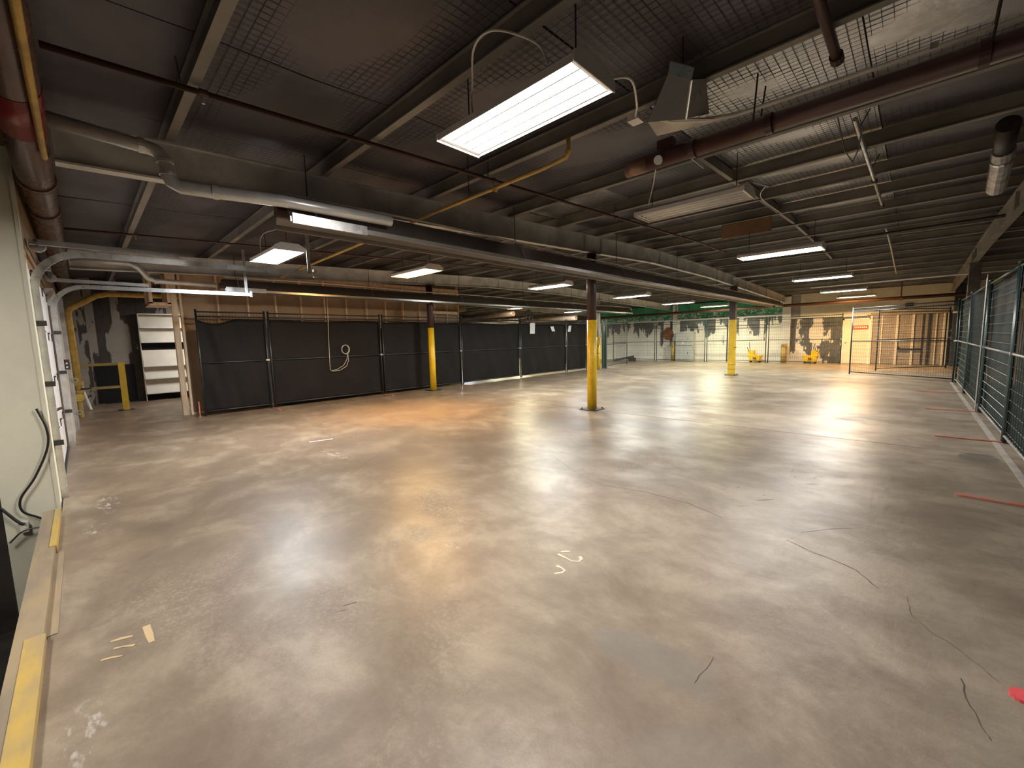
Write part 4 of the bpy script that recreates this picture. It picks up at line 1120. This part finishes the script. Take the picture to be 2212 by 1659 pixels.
# ------------------------------------------------------------------ things by the far wall
d2 = struct('door_2')
tag(d2, 'cream flush door with a red sign at the far wall')
MB().box(-2.30, -1.42, YB - 0.06, YB, 0.01, 2.02).build('leaf', 'doorcream', d2)
for (a, b, z0, z1) in ((-2.36, -2.30, 0, 2.08), (-1.42, -1.36, 0, 2.08), (-2.36, -1.36, 2.02, 2.08)):
    MB().box(a, b, YB - 0.08, YB, z0, z1).build('frame', 'conduit', d2)
MB().tube([(-2.22, YB - 0.06, 1.0), (-2.22, YB - 0.12, 1.0)], 0.03, 10).build('knob', 'galv', d2)
t = thing('door_sign', 'small red sign with pale lettering on the cream door', 'sign', (-1.70, YB - 0.065, 1.66))
MB().box(-1.98, -1.44, YB - 0.078, YB - 0.062, 1.57, 1.75).build('plate', 'signred', t)
for k in range(7):
    MB().box(-1.93 + k * 0.066, -1.89 + k * 0.066, YB - 0.082, YB - 0.077, 1.63, 1.71).build('letter_block', 'paper', t)
d3 = struct('door_3')
tag(d3, 'taupe roller door with pale upright posts at the far right wall')
for k in range(21):
    MB().box(-1.30, 0.98, YB - 0.05, YB - 0.015, 0.02 + k * 0.102, 0.02 + k * 0.102 + 0.095).build('slat', 'taupe', d3)
for x in (-1.34, -0.48, 0.02, 0.50, 0.94, 1.06):
    MB().box(x - 0.035, x + 0.035, YB - 0.12, YB - 0.05, 0, 2.18).build('upright', 'doorcream' if x not in (0.50,) else 'steel', d3)
for x in (-0.98, 0.32, 0.72):
    MB().box(x - 0.02, x + 0.02, YB - 0.10, YB - 0.05, 0, 2.18).build('upright', 'doorcream' if x != 0.32 else 'steel', d3)
MB().box(-1.38, 1.10, YB - 0.14, YB, 2.16, 2.30).build('hood', 'taupe', d3)
MB().box(-0.42, 0.30, YB - 0.16, YB - 0.12, 0.62, 0.70).box(-0.42, -0.38, YB - 0.16, YB - 0.12, 0.62, 0.80).build('lock_bar', 'black', d3)
tag(MB().box(-0.28, -0.02, YB - 0.10, YB - 0.02, 2.50, 2.62).tube([(-0.22, YB - 0.12, 2.56), (-0.22, YB - 0.08, 2.56)], 0.04, 8).build('wall_lamp_box', 'black'), 'small black box mounted above the roller door', 'box')
t = thing('corner_column', 'dark teal column beside the roller door', 'column', (1.30, 24.4, 0))
MB().box(1.16, 1.44, 24.2, 24.6, 0, 3.3).build('shaft', 'teal', t)
MB().box(1.14, 1.46, 24.18, 24.62, 2.12, 2.18).build('collar', 'white', t)
t = thing('storage_cabinet', 'pale grey two door cabinet against the far wall', 'cabinet', (-9.6, 24.5, 0))
MB().box(-10.02, -9.05, 24.32, 24.84, 0.02, 1.72).build('body', 'cabinet', t)
for (a, b) in ((0.05, 0.90), (0.93, 1.69)):
    cd = MB().box(-10.0, -9.22, 24.305, 24.32, a, b).build('door', 'cabinet', t)
    MB().tube([(-9.30, 24.29, (a + b) / 2 - 0.06), (-9.30, 24.29, (a + b) / 2 + 0.06)], 0.01, 6).build('handle', 'steel', cd)
for z in [0.12 + 0.1 * k for k in range(8)]:
    MB().box(-9.98, -9.24, 24.298, 24.306, z, z + 0.02).build('louvre', 'cabinet', t)
MB().box(-9.62, -9.57, 24.295, 24.306, 1.02, 1.14).build('sticker', 'paper', t)
t = thing('hose_reel', 'rust brown fire hose reel hung on the far wall', 'hose reel', (-10.62, 24.7, 1.5))
for k in range(5):
    rr_ = 0.10 + 0.05 * k
    MB().tube([(-10.62 + rr_ * math.cos(a), 24.70 - 0.02 * (k % 2), 1.60 + 1.1 * rr_ * math.sin(a)) for a in [2 * math.pi * i / 20 for i in range(21)]], 0.03, 6, caps=False).build('hose_loop', 'rust', t, smooth=True)
MB().tube([(-10.86 + 0.0 * k, 24.72, 1.5) for k in (0,)] + [(-10.90, 24.68, 1.20), (-10.80, 24.66, 0.98), (-10.62, 24.66, 0.90), (-10.45, 24.66, 1.0)], 0.02, 6).build('hose_tail', 'rope', t)
MB().box(-10.75, -10.50, 24.74, 24.89, 1.55, 2.0).build('bracket', 'rust', t)
for (x, lb, mt, h) in ((-10.22, 'worn yellow bollard left of the pale grey cabinet', 'oldyel', 1.15), (-4.60, 'worn yellow bollard at foot of the white pilaster', 'oldyel', 0.92)):
    t = thing('bollard', lb, 'bollard', (x, 24.5, 0))
    MB().tube([(x, 24.5, 0), (x, 24.5, h)], 0.13, 18).build('post', mt, t, smooth=True)
    MB().tube([(x, 24.5, h), (x, 24.5, h + 0.03)], 0.13, 18, r2=0.08).build('cap', mt, t)
    MB().tube([(x, 24.5, 0.28), (x, 24.5, 0.31)], 0.133, 18).build('band', 'steel', t)
def mop_bucket(x, y, flip, label, mop):
    t = thing('mop_bucket', label, 'mop bucket', (x, y, 0), local=True, group='yellow mop buckets by the far wall')
    f_ = -1 if flip else 1
    def P(a): return f_ * a
    rings = []
    for (z, w_, d_) in ((0.09, 0.24, 0.13), (0.36, 0.31, 0.17)):
        rings.append([(P(a) * w_, b * d_, z) for a, b in ((-1, -0.7), (-0.8, -1), (0.8, -1), (1, -0.7), (1, 0.7), (0.8, 1), (-0.8, 1), (-1, 0.7))])
    MB().loft(rings).build('tub', 'yelbright', t)
    MB().box(-0.32, 0.32, -0.18, 0.18, 0.355, 0.385).build('rim', 'yelbright', t)
    rings = []
    for (z, w_, d_, o_) in ((0.36, 0.11, 0.12, -0.16), (0.62, 0.15, 0.15, -0.19)):
        rings.append([(P(o_ + a * w_), b * d_, z) for a, b in ((-1, -1), (1, -1), (1, 1), (-1, 1))])
    MB().loft(rings).build('wringer', 'yelbright', t)
    MB().tube([(P(-0.26), -0.16, 0.58), (P(-0.36), -0.16, 0.80)], 0.015, 6).build('lever', 'black', t)
    MB().box(-0.07, 0.07, -0.185, -0.172, 0.18, 0.28).build('warning_label', 'rust', t)
    for a in (-0.2, 0.2):
        for b in (-0.1, 0.1):
            ca = MB().tube([(a, b - 0.02, 0.045), (a, b + 0.02, 0.045)], 0.045, 10).build('caster', 'black', t)
            MB().tube([(a, b, 0.045), (a, b, 0.10)], 0.012, 6).build('caster_stem', 'galv_dull', ca)
    if mop:
        MB().tube([(P(-0.22), 0.0, 0.45), (P(-0.32), 0.03, 1.05)], 0.014, 6).build('mop_handle', 'steel', t)
mop_bucket(-5.85, 24.45, False, 'yellow mop bucket with handle, right of the square yellow column', True)
mop_bucket(-3.48, 24.40, True, 'yellow mop bucket before the badly peeled wall', False)
t = thing('scrap_timber', 'short dark timber offcut lying by the far wall behind the gate', 'timber', (-13.0, 23.2, 0))
MB().add([(-13.4, 23.1, 0), (-12.2, 23.3, 0.22), (-12.2, 23.45, 0.22), (-13.4, 23.25, 0), (-13.4, 23.1, 0.10), (-12.2, 23.3, 0.36), (-12.2, 23.45, 0.36), (-13.4, 23.25, 0.10)], [(0, 3, 2, 1), (4, 5, 6, 7), (0, 1, 5, 4), (1, 2, 6, 5), (2, 3, 7, 6), (3, 0, 4, 7)]).build('plank', 'steel', t)
MB().box(-12.5, -12.1, 23.25, 23.5, 0, 0.22).build('prop_block', 'steel', t)

for o in bpy.data.objects:
    if '_org' in o.keys():
        del o['_org']
